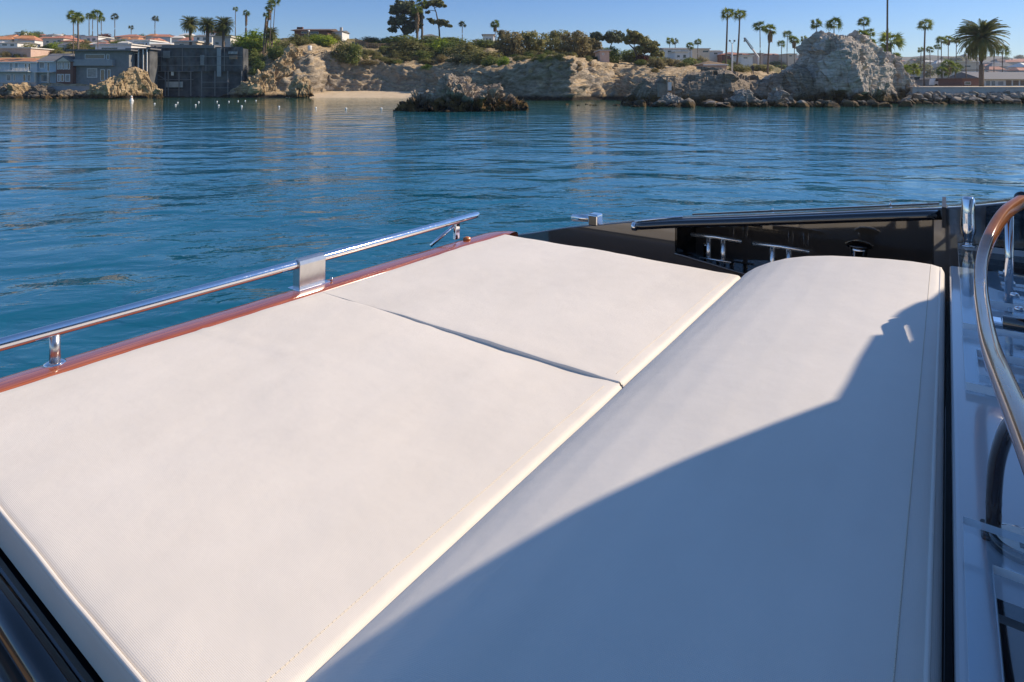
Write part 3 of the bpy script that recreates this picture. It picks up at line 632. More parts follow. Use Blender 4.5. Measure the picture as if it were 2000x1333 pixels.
# ---- palms
def fan_crown(seed):
    rg = random.Random(seed); mb = MB()
    for i in range(30):
        el = math.asin(rg.uniform(-.72, 1)); az = i*2.4+rg.uniform(-.4, .4); l = rg.uniform(.72, 1.18)
        d = Vector((math.cos(el)*math.cos(az), math.cos(el)*math.sin(az), math.sin(el))); c = d*l*.42
        side = d.cross(Vector((0, 0, 1))).normalized(); side = Matrix.Rotation(rg.uniform(-1.3, 1.3), 3, d) @ side
        mb.add([(0, 0, 0), c+side*.03, c-side*.03], [(0, 1, 2)])
        for k in range(9):
            a = math.radians(-62+124*k/8); r = d*math.cos(a)+side*math.sin(a); e = c + r*l*.66*rg.uniform(.85, 1.1) - Vector((0, 0, l*rg.uniform(.06, .26)))
            w = side*math.cos(a)-d*math.sin(a); mid = c + r*l*.26
            mb.add([c, mid+w*.042, e, mid-w*.042], [(0, 1, 2, 3)])
    me = bpy.data.meshes.new('fan_crown'); me.from_pydata(mb.v, [], mb.f); return me
def date_crown(seed, nf=165, nl=26):
    rg = random.Random(seed); mb = MB()
    for i in range(nf):
        el = math.radians(rg.uniform(-42, 86)); az = rg.uniform(0, 6.28); l = rg.uniform(.85, 1.08)
        h = Vector((math.cos(az), math.sin(az), 0)); side = Vector((-math.sin(az), math.cos(az), 0)); pts = []; p = Vector((0, 0, 0)); a = el
        for j in range(nl+1):
            pts.append(p.copy()); p = p + (h*math.cos(a)+Vector((0, 0, math.sin(a))))*(l/nl); a -= math.radians(78)/nl*(.5+1.0*j/nl)
        mb.tube(pts[::5], [.014]*len(pts[::5]), 3, False)
        for j in range(3, nl):
            d = (pts[j+1]-pts[j-1]).normalized() if j < nl-1 else (pts[j]-pts[j-1]).normalized(); ll = .17*math.sin(math.pi*(.15+.8*j/nl))
            nrm = side.cross(d)
            for sgn in (-1, 1):
                e = pts[j]+side*sgn*ll*.75+d*ll*.65-Vector((0, 0, ll*.35)); w = d*.017
                mb.add([pts[j]-w, pts[j]+w, e], [(0, 1, 2)])
    me = bpy.data.meshes.new('date_crown'); me.from_pydata(mb.v, [], mb.f); return me
FAN = [fan_crown(s) for s in range(4)]; DATE = [date_crown(s) for s in range(3)]
for c in FAN: c.materials.append(M['fan_leaf'])
for c in DATE: c.materials.append(M['date_leaf'])
def skirt_mesh(r0, r1, h, seed):
    rg = random.Random(seed); mb = MB()
    for i in range(90):
        a = rg.uniform(0, 6.28); z = -rg.uniform(0, h); r = r0+(r1-r0)*(-z/h); l = rg.uniform(.5, .9)
        d = Vector((math.cos(a), math.sin(a), 0)); s = Vector((-math.sin(a), math.cos(a), 0)); p = d*r*.5+Vector((0, 0, z))
        mb.add([p-s*.05, p+s*.05, p+d*r*.6+s*.12-Vector((0, 0, l)), p+d*r*.6-s*.12-Vector((0, 0, l))], [(0, 1, 2, 3)])
    me = bpy.data.meshes.new('skirt'); me.from_pydata(mb.v, [], mb.f); return me
def palm(px, pyc, rpx, Y, label, kind='fan', trunk_px=None, base_z=None, skirt=0, lean=0, leaf=None, group=None, seed=0, pxb=None):
    """crown centre (px, pyc), crown radius in photo pixels, depth Y; the trunk stands on the hillside"""
    pxb = px if pxb is None else pxb
    bz = ground(pxb, Y)-.3 if base_z is None else base_z
    base = Vector((xpx(pxb, Y), Y, bz)); top = W(px, pyc, Y); h = top-base
    t = empty({'fan': 'fan_palm', 'date': 'date_palm'}[kind], base); tag(t, label, 'palm tree', group or ('fan palms along the shore' if kind == 'fan' else 'date palms along the shore'))
    k = Y/F; tr = (trunk_px or rpx*.14)*k; n = 9; rg = random.Random(int(px*3+pyc)); bow = rg.uniform(-.012, .012)*h.z
    pts = []; rad = []
    for i in range(n+1):
        s = i/n; pts.append(Vector((h.x*s+bow*math.sin(math.pi*s), 0, h.z*s))); rad.append(tr*(1.25-.45*s if kind == 'fan' else 1.1-.05*s))
    MB().tube(pts, rad, 8).build('trunk', M['trunk'], t, True)
    me = (FAN if kind == 'fan' else DATE)[int(px) % (4 if kind == 'fan' else 3)]
    c = link('crown', me, M[leaf] if leaf else None, t, h); sc = rpx*k*(1.3 if kind == 'fan' else 1.15); c.scale = (sc, sc, sc); c.rotation_euler = (0, 0, px % 6)
    if skirt:
        s = link('skirt', skirt_mesh(.35, .28, skirt, int(px)), M['skirt'], t, h); sc2 = rpx*k; s.scale = (sc2*1.1, sc2*1.1, sc2)
    return t
PALMS = [
 (143,32,11,170,'tall fan palm, left one of the pair above the grey shingled house'),
 (152,36,12,136,'tall fan palm with a long trunk rising in front of the grey shingled house'),
 (174,32,6,260,'slim fan palm at the left of the close group of four'),
 (181,34,6,262,'slim fan palm second from the left in the close group of four'),
 (190,28,9,134,'tallest fan palm of the close group of four, trunk crossing the grey flat roofed house'),
 (198,38,6,258,'lowest fan palm at the right of the close group of four'),
 (224,33,7,300,'lone slim fan palm above the red tiled roofs, left of the bare hilltop'),
 (256,54,4.5,300,'short small fan palm low on the left skyline'),
 (303,37,6.5,300,'lone slim fan palm left of the three date palms'),
 (460,18,5,260,'very slim fan palm right of the three date palms'),
 (530,8,8,150,'fan palm, tallest but one in the tight cluster by the bright green crown'),
 (538,1,9,152,'tallest fan palm of the tight cluster by the bright green crown'),
 (903,48,7,190,'small fan palm on the skyline right of the thin pine'),
 (967,48,9,172,'fan palm in front of the white hilltop house'),
 (1308,80,7,230,'left of a small pair of palms left of the flat white house'),
 (1319,82,7,232,'right of a small pair of palms left of the flat white house'),
 (1348,90,8,200,'short palm in front of the flat white house, left of its partner'),
 (1363,83,7,202,'taller palm in front of the flat white house, right of its partner'),
 (1421,27,12,128,'left one of the two tallest fan palms in front of the town'),
 (1445,29,11,126,'right one of the two tallest fan palms in front of the town'),
 (1484,52,11,170,'fan palm right of the crane boom, upper of two'),
 (1504,58,12,135,'fan palm right of the crane boom, lower and fuller of two'),
 (1526,86,7,230,'small fan palm low between the crane boom and the big rock'),
 (1538,68,8,240,'slim fan palm left of the big pale rock'),
 (1551,79,9,200,'full fan palm close to the left flank of the big pale rock'),
 (1571,77,7,240,'small fan palm just above the left shoulder of the big pale rock'),
 (1595,48,11,120,'left of two fan palms directly above the top of the big pale rock'),
 (1629,47,13,118,'right of two fan palms directly above the top of the big pale rock'),
 (1687,44,11,125,'fan palm on a visible stem above the right slope of the big rock'),
 (1684,72,15,112,'low wide palm behind the right slope of the big rock'),
 (1700,64,9,116,'small palm at the upper right of the low wide palm'),
 (1702,84,8,114,'lowest palm behind the right slope of the big rock'),
 (1740,83,22,106,'wide low palm behind the pole like trunk, right of the big rock'),
 (1807,50,13,150,'tall fan palm standing clear between the big rock and the date palm'),
 (1799,98,6,240,'small palm low left of the tall clear standing palm trunk'),
 (1816,97,7,230,'small palm low right of the tall clear standing palm trunk'),
 (1832,92,6,260,'small slim palm at the left of the distant palm group'),
 (1839,80,9,220,'full fan palm at the left of the distant palm group'),
 (1852,77,8,224,'fan palm in the middle of the distant palm group'),
 (1868,79,7,226,'slim fan palm at the right of the distant palm group'),
 (1887,61,10,170,'fan palm partly behind the left side of the big date palm crown'),
 (1909,94,8,230,'slim palm trunk seen behind the big date palm, left of its trunk'),
 (1942,90,8,240,'slim palm trunk seen behind the big date palm, right of its trunk'),
 (1958,99,11,210,'fan palm right of the big date palm'),
 (1762,140,14,108,'low palm at the right foot of the big rock, left of a pair'),
 (1784,136,13,112,'low palm at the right foot of the big rock, right of a pair'),
 (1840,140,11,150,'low palm at the left of the clump before the pale apartments'),
 (1852,128,13,152,'tallest low palm of the clump before the pale apartments'),
 (1866,134,11,156,'low palm at the right of the clump before the pale apartments'),
 (1750,112,9,112,'small low palm behind the narrow grey rock shoulder'),
]
for (px, py, r, Y, lab) in PALMS:
    tw = max(.75, r*.085); fat = {1421: 1.7, 1445: 1.7, 1807: 1.6, 152: 1.7, 1504: 1.7}.get(px, tw)
    palm(px, py, r, Y, lab, trunk_px=fat, skirt={1504: 1.4, 967: .9, 1551: 1.2, 1852: .8}.get(px, 0), leaf='fan_leaf_dull' if px in (224, 256, 303, 1319, 903, 1909, 1942) else None,
         pxb={1421: 1417, 1445: 1438, 1504: 1499, 538: 531, 530: 524, 1807: 1805}.get(px))
palm(520, 30, 6, 151, 'fan palm of the tight cluster clad in a long brown skirt, shortest on the left', skirt=5, trunk_px=1.6, pxb=514)
palm(526, 18, 7, 153, 'fan palm second from the left in the tight cluster by the bright green crown', skirt=2.5, trunk_px=1.5, pxb=518)
palm(481, 26, 6, 200, 'fan palm wearing a thick brown skirt halfway down its trunk', skirt=3.2, trunk_px=1.8)
palm(815, 20, 12, 180, 'palm with a long hanging skirt beside the big dark hilltop tree', skirt=3.0, trunk_px=2.2)
palm(824, 4, 10, 182, 'palm reaching the top edge between the dark tree and the thin pine', trunk_px=2)
palm(1734, -70, 15, 100, 'very tall palm whose bare grey trunk rises out of the picture beside the big rock', trunk_px=1.7, pxb=1733)
palm(371, 48, 19, 150, 'leftmost of the three date palms behind the netted house', 'date', trunk_px=2.4)
palm(406, 50, 19, 148, 'middle date palm of the three behind the netted house', 'date', trunk_px=3)
palm(437, 50, 20, 150, 'rightmost of the three date palms behind the netted house', 'date', trunk_px=2.6)
palm(530, 66, 15, 152, 'short date palm behind the bright green crown', 'date', trunk_px=2)
palm(1917, 74, 44, 106, 'big date palm with a dense round crown standing by the sea wall', 'date', trunk_px=3.9, base_z=2.2)
palm(432, 64, 15, 156, 'small date palm tucked behind the rightmost of the three date palms', 'date', trunk_px=2)

# ------------------------------------------------------------------ houses
def house(name, px0, px1, ytop, ybase, Y, roof='flat', wall='cream', rm='flat_roof', label='', depth=9, rise=0, win=None, cat='house', group=None, chimney=None, wm='glass', over=.35, dig=2.5):
    """win: list of (x0,x1,y0,y1[,mat]) in photo pixels on the front wall; rise: roof height in photo pixels"""
    x0, x1 = xpx(px0, Y), xpx(px1, Y); z0, z1 = zpx(ybase, Y)-dig, zpx(ytop+rise, Y); rz = rise/F*Y
    c = Vector(((x0+x1)/2, Y, z0)); t = empty(name, c); tag(t, label, cat, group); hw = (x1-x0)/2; H = z1-z0
    MB().box((-hw, 0, 0), (hw, depth, H)).build('wall', M[wall], t)
    if roof == 'flat':
        MB().box((-hw-over, -over, H+.002), (hw+over, depth+over, H+.28)).build('roof', M[rm], t)
    elif roof == 'hip':
        o = over; i = min(hw, depth/2)*.85
        MB().add([(-hw-o, -o, H), (hw+o, -o, H), (hw+o, depth+o, H), (-hw-o, depth+o, H), (-hw+i, depth/2, H+rz), (hw-i, depth/2, H+rz)],
                 [(0, 1, 5, 4), (1, 2, 5), (2, 3, 4, 5), (3, 0, 4), (3, 2, 1, 0)]).build('roof', M[rm], t)
    elif roof == 'gable':      # ridge along the front
        o = over
        MB().add([(-hw-o, -o, H), (hw+o, -o, H), (hw+o, depth+o, H), (-hw-o, depth+o, H), (-hw-o, depth/2, H+rz), (hw+o, depth/2, H+rz)],
                 [(0, 1, 5, 4), (1, 2, 5), (2, 3, 4, 5), (3, 0, 4), (3, 2, 1, 0)]).build('roof', M[rm], t)
    elif roof == 'front':      # gable towards the water
        o = over
        MB().add([(-hw-o, -o, H), (hw+o, -o, H), (0, -o, H+rz), (-hw-o, depth+o, H), (hw+o, depth+o, H), (0, depth+o, H+rz)],
                 [(0, 1, 2), (3, 5, 4), (0, 2, 5, 3), (1, 4, 5, 2), (0, 3, 4, 1)]).build('roof', M[rm], t)
    if rise and roof in ('hip', 'gable') and Y < 140:
        MB().box((-hw-over, -over-.06, H-.22), (hw+over, -over-.003, H-.002)).build('fascia', M['white_paint'], t)
    for w in (win or []):
        a, b, p, q = w[:4]; wm_ = M[w[4]] if len(w) > 4 else M[wm]
        X0, X1, Z0, Z1 = xpx(a, Y)-c.x, xpx(b, Y)-c.x, zpx(q, Y)-z0, zpx(p, Y)-z0; fr = .12 if Y < 140 else .07
        f = MB()
        for A, B in (((X0, -.05, Z0), (X1, -.003, Z0+fr)), ((X0, -.05, Z1-fr), (X1, -.003, Z1)), ((X0, -.05, Z0+fr), (X0+fr, -.003, Z1-fr)), ((X1-fr, -.05, Z0+fr), (X1, -.003, Z1-fr))): f.box(A, B)
        fo = f.build('window', M['white_paint'], t)
        MB().box((X0+fr, -.03, Z0+fr), (X1-fr, -.003, Z1-fr)).build('pane', wm_, fo)
    if chimney:
        for cx in chimney:
            X = xpx(cx, Y)-c.x; MB().box((X-.35, depth*.5-.35, H-.1), (X+.35, depth*.5+.35, H+rz+1.0)).build('chimney', M['cream'], t)
    return t, c, H
# waterfront, left
t, c, H = house('house', -70, 72, 112, 160, 131, 'hip', 'blue_grey', 'orange_tile', 'two storey waterfront house with an orange tiled roof at the far left', 9, 9,
      [(12,22,146,159,'curtained'),(26,30,146,159),(45,51,145,160),(53,60,146,160,'curtained'),(18,26,123,139,'curtained'),(28,36,123,139,'curtained'),(48,53,124,138),(55,60,124,138),(-30,0,124,138)])
MB().box((-8.6, -1.4, zpx(141, 131)-c.z), (6.9, -.01, zpx(140, 131)-c.z)).build('balcony', M['blue_grey'], t)
mb = MB(); zb = zpx(140, 131)-c.z
for i in range(56): mb.box((-8.5+i*.28, -1.35, zb), (-8.42+i*.28, -1.3, zb+.85))
mb.box((-8.6, -1.38, zb+.85), (6.9, -1.27, zb+.93)); mb.build('railing', M['white_paint'], t)
t, c, H = house('house', 74, 112, 103, 161, 131.5, 'gable', 'blue_grey', 'shingle', 'grey shingled two storey house with white porch columns beside the orange roofed house', 9, 17,
      [(77,88,122,134,'curtained'),(92,97,122,140),(80,98,146,160,'curtained')])
zb = zpx(141, 131.5)-c.z
MB().box((-2.1, -1.6, zb-.12), (2.1, -.01, zb)).build('balcony', M['white_paint'], t)
for px in (78.5, 104): 
    X = xpx(px, 131.5)-c.x; MB().box((X-.16, -1.5, 1.9), (X+.16, -1.2, zb-.12)).build('column', M['cream'], t)
t, c, H = house('house', 110, 142, 109, 162, 130, 'front', 'brick', 'shingle', 'brown brick house front with a pale gable and a row of tall windows', 8, 12,
      [(112,116,121,136),(117,121,121,136,'curtained'),(122,126,121,136),(127,131,121,136,'curtained'),(132,137,121,136),(112,118,145,160,'curtained'),(119,125,145,160),(127,137,145,160,'curtained')])
MB().prism([(-1.3, H+.03), (1.3, H+.03), (0, H+.9)], 1, -.44, -.355).build('gable_panel', M['cream'], t)
t, c, H = house('house', 146, 252, 100, 164, 131, 'flat', 'dark_grey', 'shingle', 'grey flat roofed modern house with a thin overhanging roof and a walled terrace', 11, 0,
      [(166,205,106,116),(208,214,106,117),(170,190,134,152,'curtained'),(196,205,136,158),(210,216,136,160)], wm='glass', over=1.1)
MB().box((-5.6, -.9, zpx(129, 131)-c.z), (2.8, -.01, zpx(117, 131)-c.z)).build('terrace_wall', M['grey_stucco'], t)
t, c, H = house('house', 252, 292, 97, 150, 133, 'flat', 'netting', 'shingle', 'dark open carport wing with tall slim white posts', 3, 0, [(257,270,104,138)], over=.5)
for px in (256.5, 272.5, 281.5, 289):
    X = xpx(px, 133)-c.x; MB().box((X-.09, -.42, 1.0), (X+.09, -.24, H)).build('post', M['white_paint'], t)
# netted construction building
def netted():
    Y = 138; t = empty('building', W(382, 188, Y)); c = t.location
    tag(t, 'large dark building wrapped in black netting and scaffolding over the water', 'building')
    def X(p): return xpx(p, Y)-c.x
    def Z(p): return zpx(p, Y)-c.z
    MB().box((X(286), .6, Z(192)), (X(473), 3.2, Z(95))).build('wall', M['netting'], t)
    P = []
    for px in np.arange(285, 475, 1.5):
        P.append([(X(px), .3*math.sin(px*.45)*.4+.25*(vnoise(np.array([[px*.2, py*.08, 1]]))[0]-.5), Z(py)) for py in np.linspace(92, 140, 24)])
    link('netting', grid_mesh('netting', np.array(P)), M['netting'], t, smooth=True)
    MB().box((X(318), -.4, Z(94.5)), (X(420), 3, Z(88.5))).build('roof', M['shingle'], t)
    for px in (317, 358, 404, 440): MB().box((X(px)-.05, -.46, Z(140)), (X(px)+.05, -.40, Z(94))).build('net_seam', M['steel'], t)
    for py in (111, 128): MB().box((X(291), -.47, Z(py)-.05), (X(474), -.41, Z(py)+.05)).build('net_rail', M['dark_grey'], t)
    MB().box((X(393), -.45, Z(128)), (X(401), -.36, Z(108))).build('net_patch', M['dark_grey'], t)
    MB().box((X(320), -.45, Z(114)), (X(334), -.36, Z(100))).build('net_patch', M['dark_grey'], t)
    MB().box((X(425), -.35, Z(150)), (X(433), -.25, Z(95))).build('hanging_sheet', M['grey_stucco'], t)
    MB().box((X(447), -.36, Z(106)), (X(465), -.27, Z(101))).build('sign_panel', M['curtained'], t)
    MB().box((X(449), -.36, Z(116)), (X(464), -.27, Z(109))).build('timber_panel', M['timber'], t)
    MB().box((X(326), -.3, Z(171)), (X(358), -.1, Z(160))).build('work_platform', M['concrete'], t)
    MB().box((X(335), -.2, Z(148)), (X(340), -.1, Z(140))).build('work_lamp', M['white_paint'], t)
    for px in (300, 325, 331, 352, 375, 396, 422, 447, 474):
        MB().tube([(X(px), -.5, Z(188)), (X(px), -.5, Z(139))], .11, 6).build('scaffold_pole', M['steel'], t)
    for (a, b, y) in ((296, 380, 140), (300, 380, 156), (396, 450, 161), (396, 450, 172), (300, 360, 176)):
        MB().tube([(X(a), -.55, Z(y)), (X(b), -.55, Z(y))], .08, 6).build('scaffold_rail', M['steel'], t)
    MB().tube([(X(302), -.5, Z(142)), (X(326), -.5, Z(156))], .07, 6).build('scaffold_brace', M['steel'], t)
netted()
HOUSES = [
 (0,34,80,96,205,'gable','white_paint','shingle',4,'white house with a dark wide window on the hill at far left',[(4,14,86,90),(20,28,86,91)]),
 (30,44,64,72,300,'flat','white_paint','flat_roof',0,'small white block on the far left skyline',[(33,36,66,69)]),
 (0,60,95,112,172,'flat','pink','flat_roof',0,'long tan terrace house behind the orange roof',[(8,14,101,106),(24,34,108,112)]),
 (84,124,68,92,215,'hip','cream','red_tile',7,'pale hillside house with a hipped red roof at the left',[(90,96,80,84),(104,110,80,84),(112,120,78,84)]),
 (118,140,76,96,205,'gable','pink','red_tile',5,'pink house with a small white window right of the hipped roof house',[(122,128,84,88)]),
 (158,190,72,88,250,'flat','white_paint','flat_roof',0,'white and brown boxy house behind the group of fan palms',[(170,176,75,85),(180,187,75,85)]),
 (222,270,66,78,290,'hip','pink','red_tile',6,'long low red roofed house on the left hilltop',[(228,236,73,76),(244,252,73,76)]),
 (186,256,88,100,150,'flat','white_paint','flat_roof',0,'white flat roofed house behind the grey modern house',[(198,230,93,97)]),
 (262,292,80,98,160,'flat','blue_grey','flat_roof',0,'pale blue green house with a white post above the carport wing',[(268,282,85,91),(284,288,84,94)]),
 (292,330,82,96,158,'gable','cream','flat_roof',5,'cream house with a pale sloping roof left of the netted house',[(300,306,89,93)]),
 (326,345,74,84,260,'hip','pink','red_tile',5,'small orange roofed house on the hilltop above the netted house',[(332,337,80,83)]),
 (340,382,82,92,150,'flat','cream','flat_roof',0,'cream flat roofed house directly behind the netted house',[(350,360,85,89)]),
 (378,414,66,84,185,'gable','white_paint','shingle',5,'bluish white house between the date palm trunks',[(384,390,73,79),(396,404,73,79)]),
 (416,450,73,92,152,'flat','white_paint','flat_roof',0,'white house with a square window left of the bright green crown',[(434,441,82,88),(420,428,82,88)]),
 (276,300,69,78,300,'gable','cream','red_tile',4,'low pale house with a red gable on the middle of the left hilltop',[(282,286,74,77)]),
 (140,160,78,90,240,'hip','cream','red_tile',4,'cream house half hidden behind the two tall palms at left',[(146,150,84,88)]),
 (822,853,65,77,190,'hip','white_paint','shingle',6,'small white hillside house with a hipped grey roof under the thin pine',[(828,836,72,76),(838,848,72,76)]),
 (943,964,69,88,180,'flat','white_paint','pink',0,'white house with tall dark windows on the hilltop left of the grove',[(949,953,75,82),(955,960,75,82)]),
 (925,945,76,86,190,'gable','cream','shingle',4,'small low house left of the white hilltop house',[(930,936,81,84)]),
 (1172,1190,100,112,135,'flat','pink','concrete',0,'small tan hut at the right end of the grove',[(1176,1180,104,108)]),
 (1298,1352,92,110,215,'gable','white_paint','shingle',4,'wide white house with a low grey roof behind the small palm pair',[(1304,1312,99,104),(1330,1344,99,104)]),
 (1318,1345,102,118,185,'flat','white_paint','flat_roof',0,'bright white cubic house in front of the wide white house',[(1322,1328,108,113),(1334,1340,107,114)]),
 (1352,1386,96,109,220,'flat','cream','flat_roof',0,'cream flat roofed house right of the wide white house',[(1372,1384,99,103)]),
 (1386,1412,97,110,230,'gable','blue_grey','shingle',4,'bluish low house left of the two tallest palms',[(1394,1402,103,107)]),
 (1410,1464,101,112,225,'hip','brick','red_tile',6,'long dark red roofed house behind the two tallest palms',[(1420,1428,105,109),(1442,1450,105,109)]),
 (1447,1470,110,117,190,'flat','white_paint','flat_roof',0,'low white flat roofed building right of the two tallest palms',[(1452,1460,112,115)]),
 (1376,1418,118,130,122,'hip','pink','skirt',8,'low building with a dry straw coloured roof on the headland',[]),
 (1504,1522,104,112,300,'gable','pink','red_tile',3,'pale house left of the big rock, nearer the town',[(1508,1513,106,109)]),
 (1538,1556,106,114,290,'flat','cream','flat_roof',0,'white boxy house just left of the big pale rock',[(1541,1547,108,111)]),
 (1472,1490,105,112,280,'flat','pink','flat_roof',0,'cream boxy house beneath the crane boom',[(1475,1481,107,110)]),
 # right
 (1757,1782,150,168,104,'flat','cream','concrete',0,'small tan beach kiosk at the right foot of the big rock',[(1762,1770,155,162,'timber')]),
 (1778,1806,142,170,190,'flat','grey_stucco','flat_roof',0,'pale grey building behind the low palms right of the big rock',[(1784,1798,150,160)]),
 (1866,1912,122,166,260,'flat','cream','flat_roof',0,'pale stepped apartment block left of the date palm trunk',[(1870,1880,128,132),(1884,1896,128,132),(1870,1880,138,142),(1884,1896,138,142),(1898,1908,138,142)]),
 (1890,1925,138,166,230,'flat','white_paint','shingle',0,'white low apartment block behind the brown beach building',[(1896,1912,141,146)]),
 (1880,1912,155,170,140,'flat','brick','brown_roof',0,'brown flat roofed beach building left of the date palm trunk',[(1884,1896,160,166)]),
 (1843,1866,155,170,150,'flat','dark_grey','concrete',0,'dark low hut below the palm clump',[(1848,1858,160,166)]),
 (1800,1842,158,170,160,'flat','dark_grey','shingle',0,'long dark shed behind the parked white van',[(1806,1816,162,167),(1822,1834,162,167)]),
]
for (a, b, y0, y1, Y, rf, wl, rm, rise, lab, win) in HOUSES:
    house('house' if 'house' in lab else 'building', a, b, y0, y1, Y, rf, wl, rm, lab, 8 if Y < 200 else 10, rise, win, 'house' if 'house' in lab else 'building', dig=4 if a < 1700 else 1)
# beach club, right edge
t, c, H = house('building', 1922, 2080, 140, 169, 175, 'gable', 'white_paint', 'shingle', 'wide beach pavilion with a big dark roof behind the date palm', 14, 15,
      [(1925,1934,158,168,'curtained'),(1936,1944,158,168,'curtained'),(1949,1960,159,167,'grey_stucco'),(1964,1976,157,168,'timber'),(1978,1990,157,168,'timber'),(1992,2004,157,168,'timber')], 'building', over=1.4, dig=.8)
# low brown-roofed hilltop house
t, c, H = house('house', 575, 640, 54, 70, 178, 'gable', 'brick', 'brown_roof', 'low hilltop house with a long brown roof above the tan cliff', 10, 6, [(588,600,62,66),(606,622,62,67)], over=1.0)
for px in (573, 579):
    X = xpx(px, 178)-c.x; MB().box((X-.4, 4, 0), (X+.4, 4.9, H+1.4)).build('chimney', M['brick'], t)
house('house', 640, 668, 58, 72, 182, 'gable', 'white_paint', 'shingle', 'pale annexe with a white chimney right of the low brown roofed house', 8, 4, [(646,656,65,69)], chimney=[659])
# scattered far houses on the distant hills
rng = random.Random(9); fw = [bpy.data.meshes.new('w')]*0
def far_house_mesh():
    mb = MB().box((-.5, -.4, -1), (.5, .4, .6)); return mb.mesh('far_wall')
def far_roof_mesh():
    return MB().add([(-.56, -.46, .602), (.56, -.46, .602), (.56, .46, .602), (-.56, .46, .602), (-.3, 0, .9), (.3, 0, .9)], [(0, 1, 5, 4), (1, 2, 5), (2, 3, 4, 5), (3, 0, 4), (3, 2, 1, 0)]).mesh('far_roof')
FW, FR = far_house_mesh(), far_roof_mesh(); FW.materials.append(M['white_paint']); FR.materials.append(M['shingle'])
FH = bpy.data.objects['far_hills']; bpy.context.view_layer.update()
for k in range(90):
    px = rng.uniform(1250, 2080) if k < 60 else rng.uniform(1760, 2080); Y = rng.uniform(380, 1150); x = xpx(px, Y)
    ok, loc, nrm, _ = FH.ray_cast(Vector((x, Y, 500)), Vector((0, 0, -1)))
    if not ok: continue
    t = empty('house', loc); t.rotation_euler = (0, 0, rng.uniform(-.5, .5)); s = rng.uniform(9, 17); t.scale = (s, s, s*rng.uniform(.5, .8))
    tag(t, 'small distant house on the hazy hills behind the right shore', 'house', 'distant houses on the far hills')
    link('wall', FW, M[rng.choice(['white_paint', 'cream', 'pink', 'grey_stucco', 'cream'])], t); link('roof', FR, M[rng.choice(['shingle', 'red_tile', 'brown_roof', 'flat_roof'])], t)
for k in range(60):
    px = rng.uniform(1250, 2080); Y = rng.uniform(380, 1250); x = xpx(px, Y)
    ok, loc, nrm, _ = FH.ray_cast(Vector((x, Y, 500)), Vector((0, 0, -1)))
    if not ok: continue
    o = link('tree', BUSH[k % 6], M[rng.choice(['dark_leaf', 'olive_leaf', 'green_leaf'])]); o.location = loc; s = rng.uniform(9, 20); o.scale = (s*1.3, s*1.3, s*.7)
    tag(o, 'distant dark tree on the hazy hills behind the right shore', 'tree', 'distant trees on the far hills')
rng = random.Random(19)
for k in range(46):
    px = rng.uniform(-20, 470); py = rng.uniform(74, 100); Y, z = on_ground(px, py)
    t = empty('house', (xpx(px, Y), Y, z)); t.rotation_euler = (0, 0, rng.uniform(-.3, .3)); s = rng.uniform(3.5, 6.5); t.scale = (s, s, s*rng.uniform(.5, .75))
    tag(t, 'small pale house half hidden among the garden trees of the left hill', 'house', 'houses up the left hill')
    link('wall', FW, M[rng.choice(['white_paint', 'cream', 'pink', 'blue_grey', 'white_paint'])], t); link('roof', FR, M[rng.choice(['shingle', 'red_tile', 'orange_tile', 'flat_roof', 'red_tile'])], t)
rng = random.Random(29)
for k in range(16):
    px = rng.uniform(1440, 1560); py = rng.uniform(104, 124); Y, z = on_ground(px, py)
    t = empty('house', (xpx(px, Y), Y, z)); t.rotation_euler = (0, 0, rng.uniform(-.3, .3)); s = rng.uniform(6, 11); t.scale = (s, s, s*.55)
    tag(t, 'small house of the town between the crane boom and the big rock', 'house', 'town houses left of the big rock')
    link('wall', FW, M[rng.choice(['white_paint', 'cream', 'pink'])], t); link('roof', FR, M[rng.choice(['shingle', 'red_tile', 'flat_roof'])], t)

# ------------------------------------------------------------------ small shore things
def seawall(px0, px1, Y, z0, z1, label, m='concrete'):
    t = empty('sea_wall', (xpx(px0, Y), Y, 0)); tag(t, label, 'wall'); l = xpx(px1, Y)-xpx(px0, Y)
    MB().box((0, 0, z0), (l, .5, z1)).build('wall', M[m], t, bevel=.03)
    MB().box((-.02, -.12, z1+.002), (l+.02, .6, z1+.14)).build('coping', M[m], t, bevel=.02)
    if z0 > 1: MB().box((-.02, -.5, z0-.25), (l+.02, .48, z0-.003)).build('footing', M[m], t, bevel=.02)
seawall(1782, 2200, 91, 1.45, 2.3, 'long pale concrete sea wall above the breakwater boulders')
seawall(-60, 70, 128, -.5, 3.2, 'low grey sea wall in front of the orange roofed house')
seawall(96, 175, 128.5, -.5, 2.4, 'dark low sea wall in front of the brick house', 'grey_stucco')
def lamp_post():
    Y = 104; b = Vector((xpx(1430, Y), Y, ground(1430, Y)-.2)); t = empty('street_lamp', b); tag(t, 'white street lamp with two heads between the two tallest palms', 'street lamp')
    top = W(1430, 86, Y)-b
    MB().tube([(0, 0, 0), top], [.16, .1], 8).build('post', M['white_paint'], t, True)
    MB().tube([top+Vector((-.38, 0, .38)), top, top+Vector((.38, 0, .38))], .04, 6).build('arm', M['steel'], t)
    for s in (-1, 1):
        MB().lathe(top+Vector((s*.4, 0, .35)), [(.05, 0), (.17, .06), (.2, .2), (.1, .32)], 10).build('lamp_head', M['dark_grey'], t, True)
lamp_post()
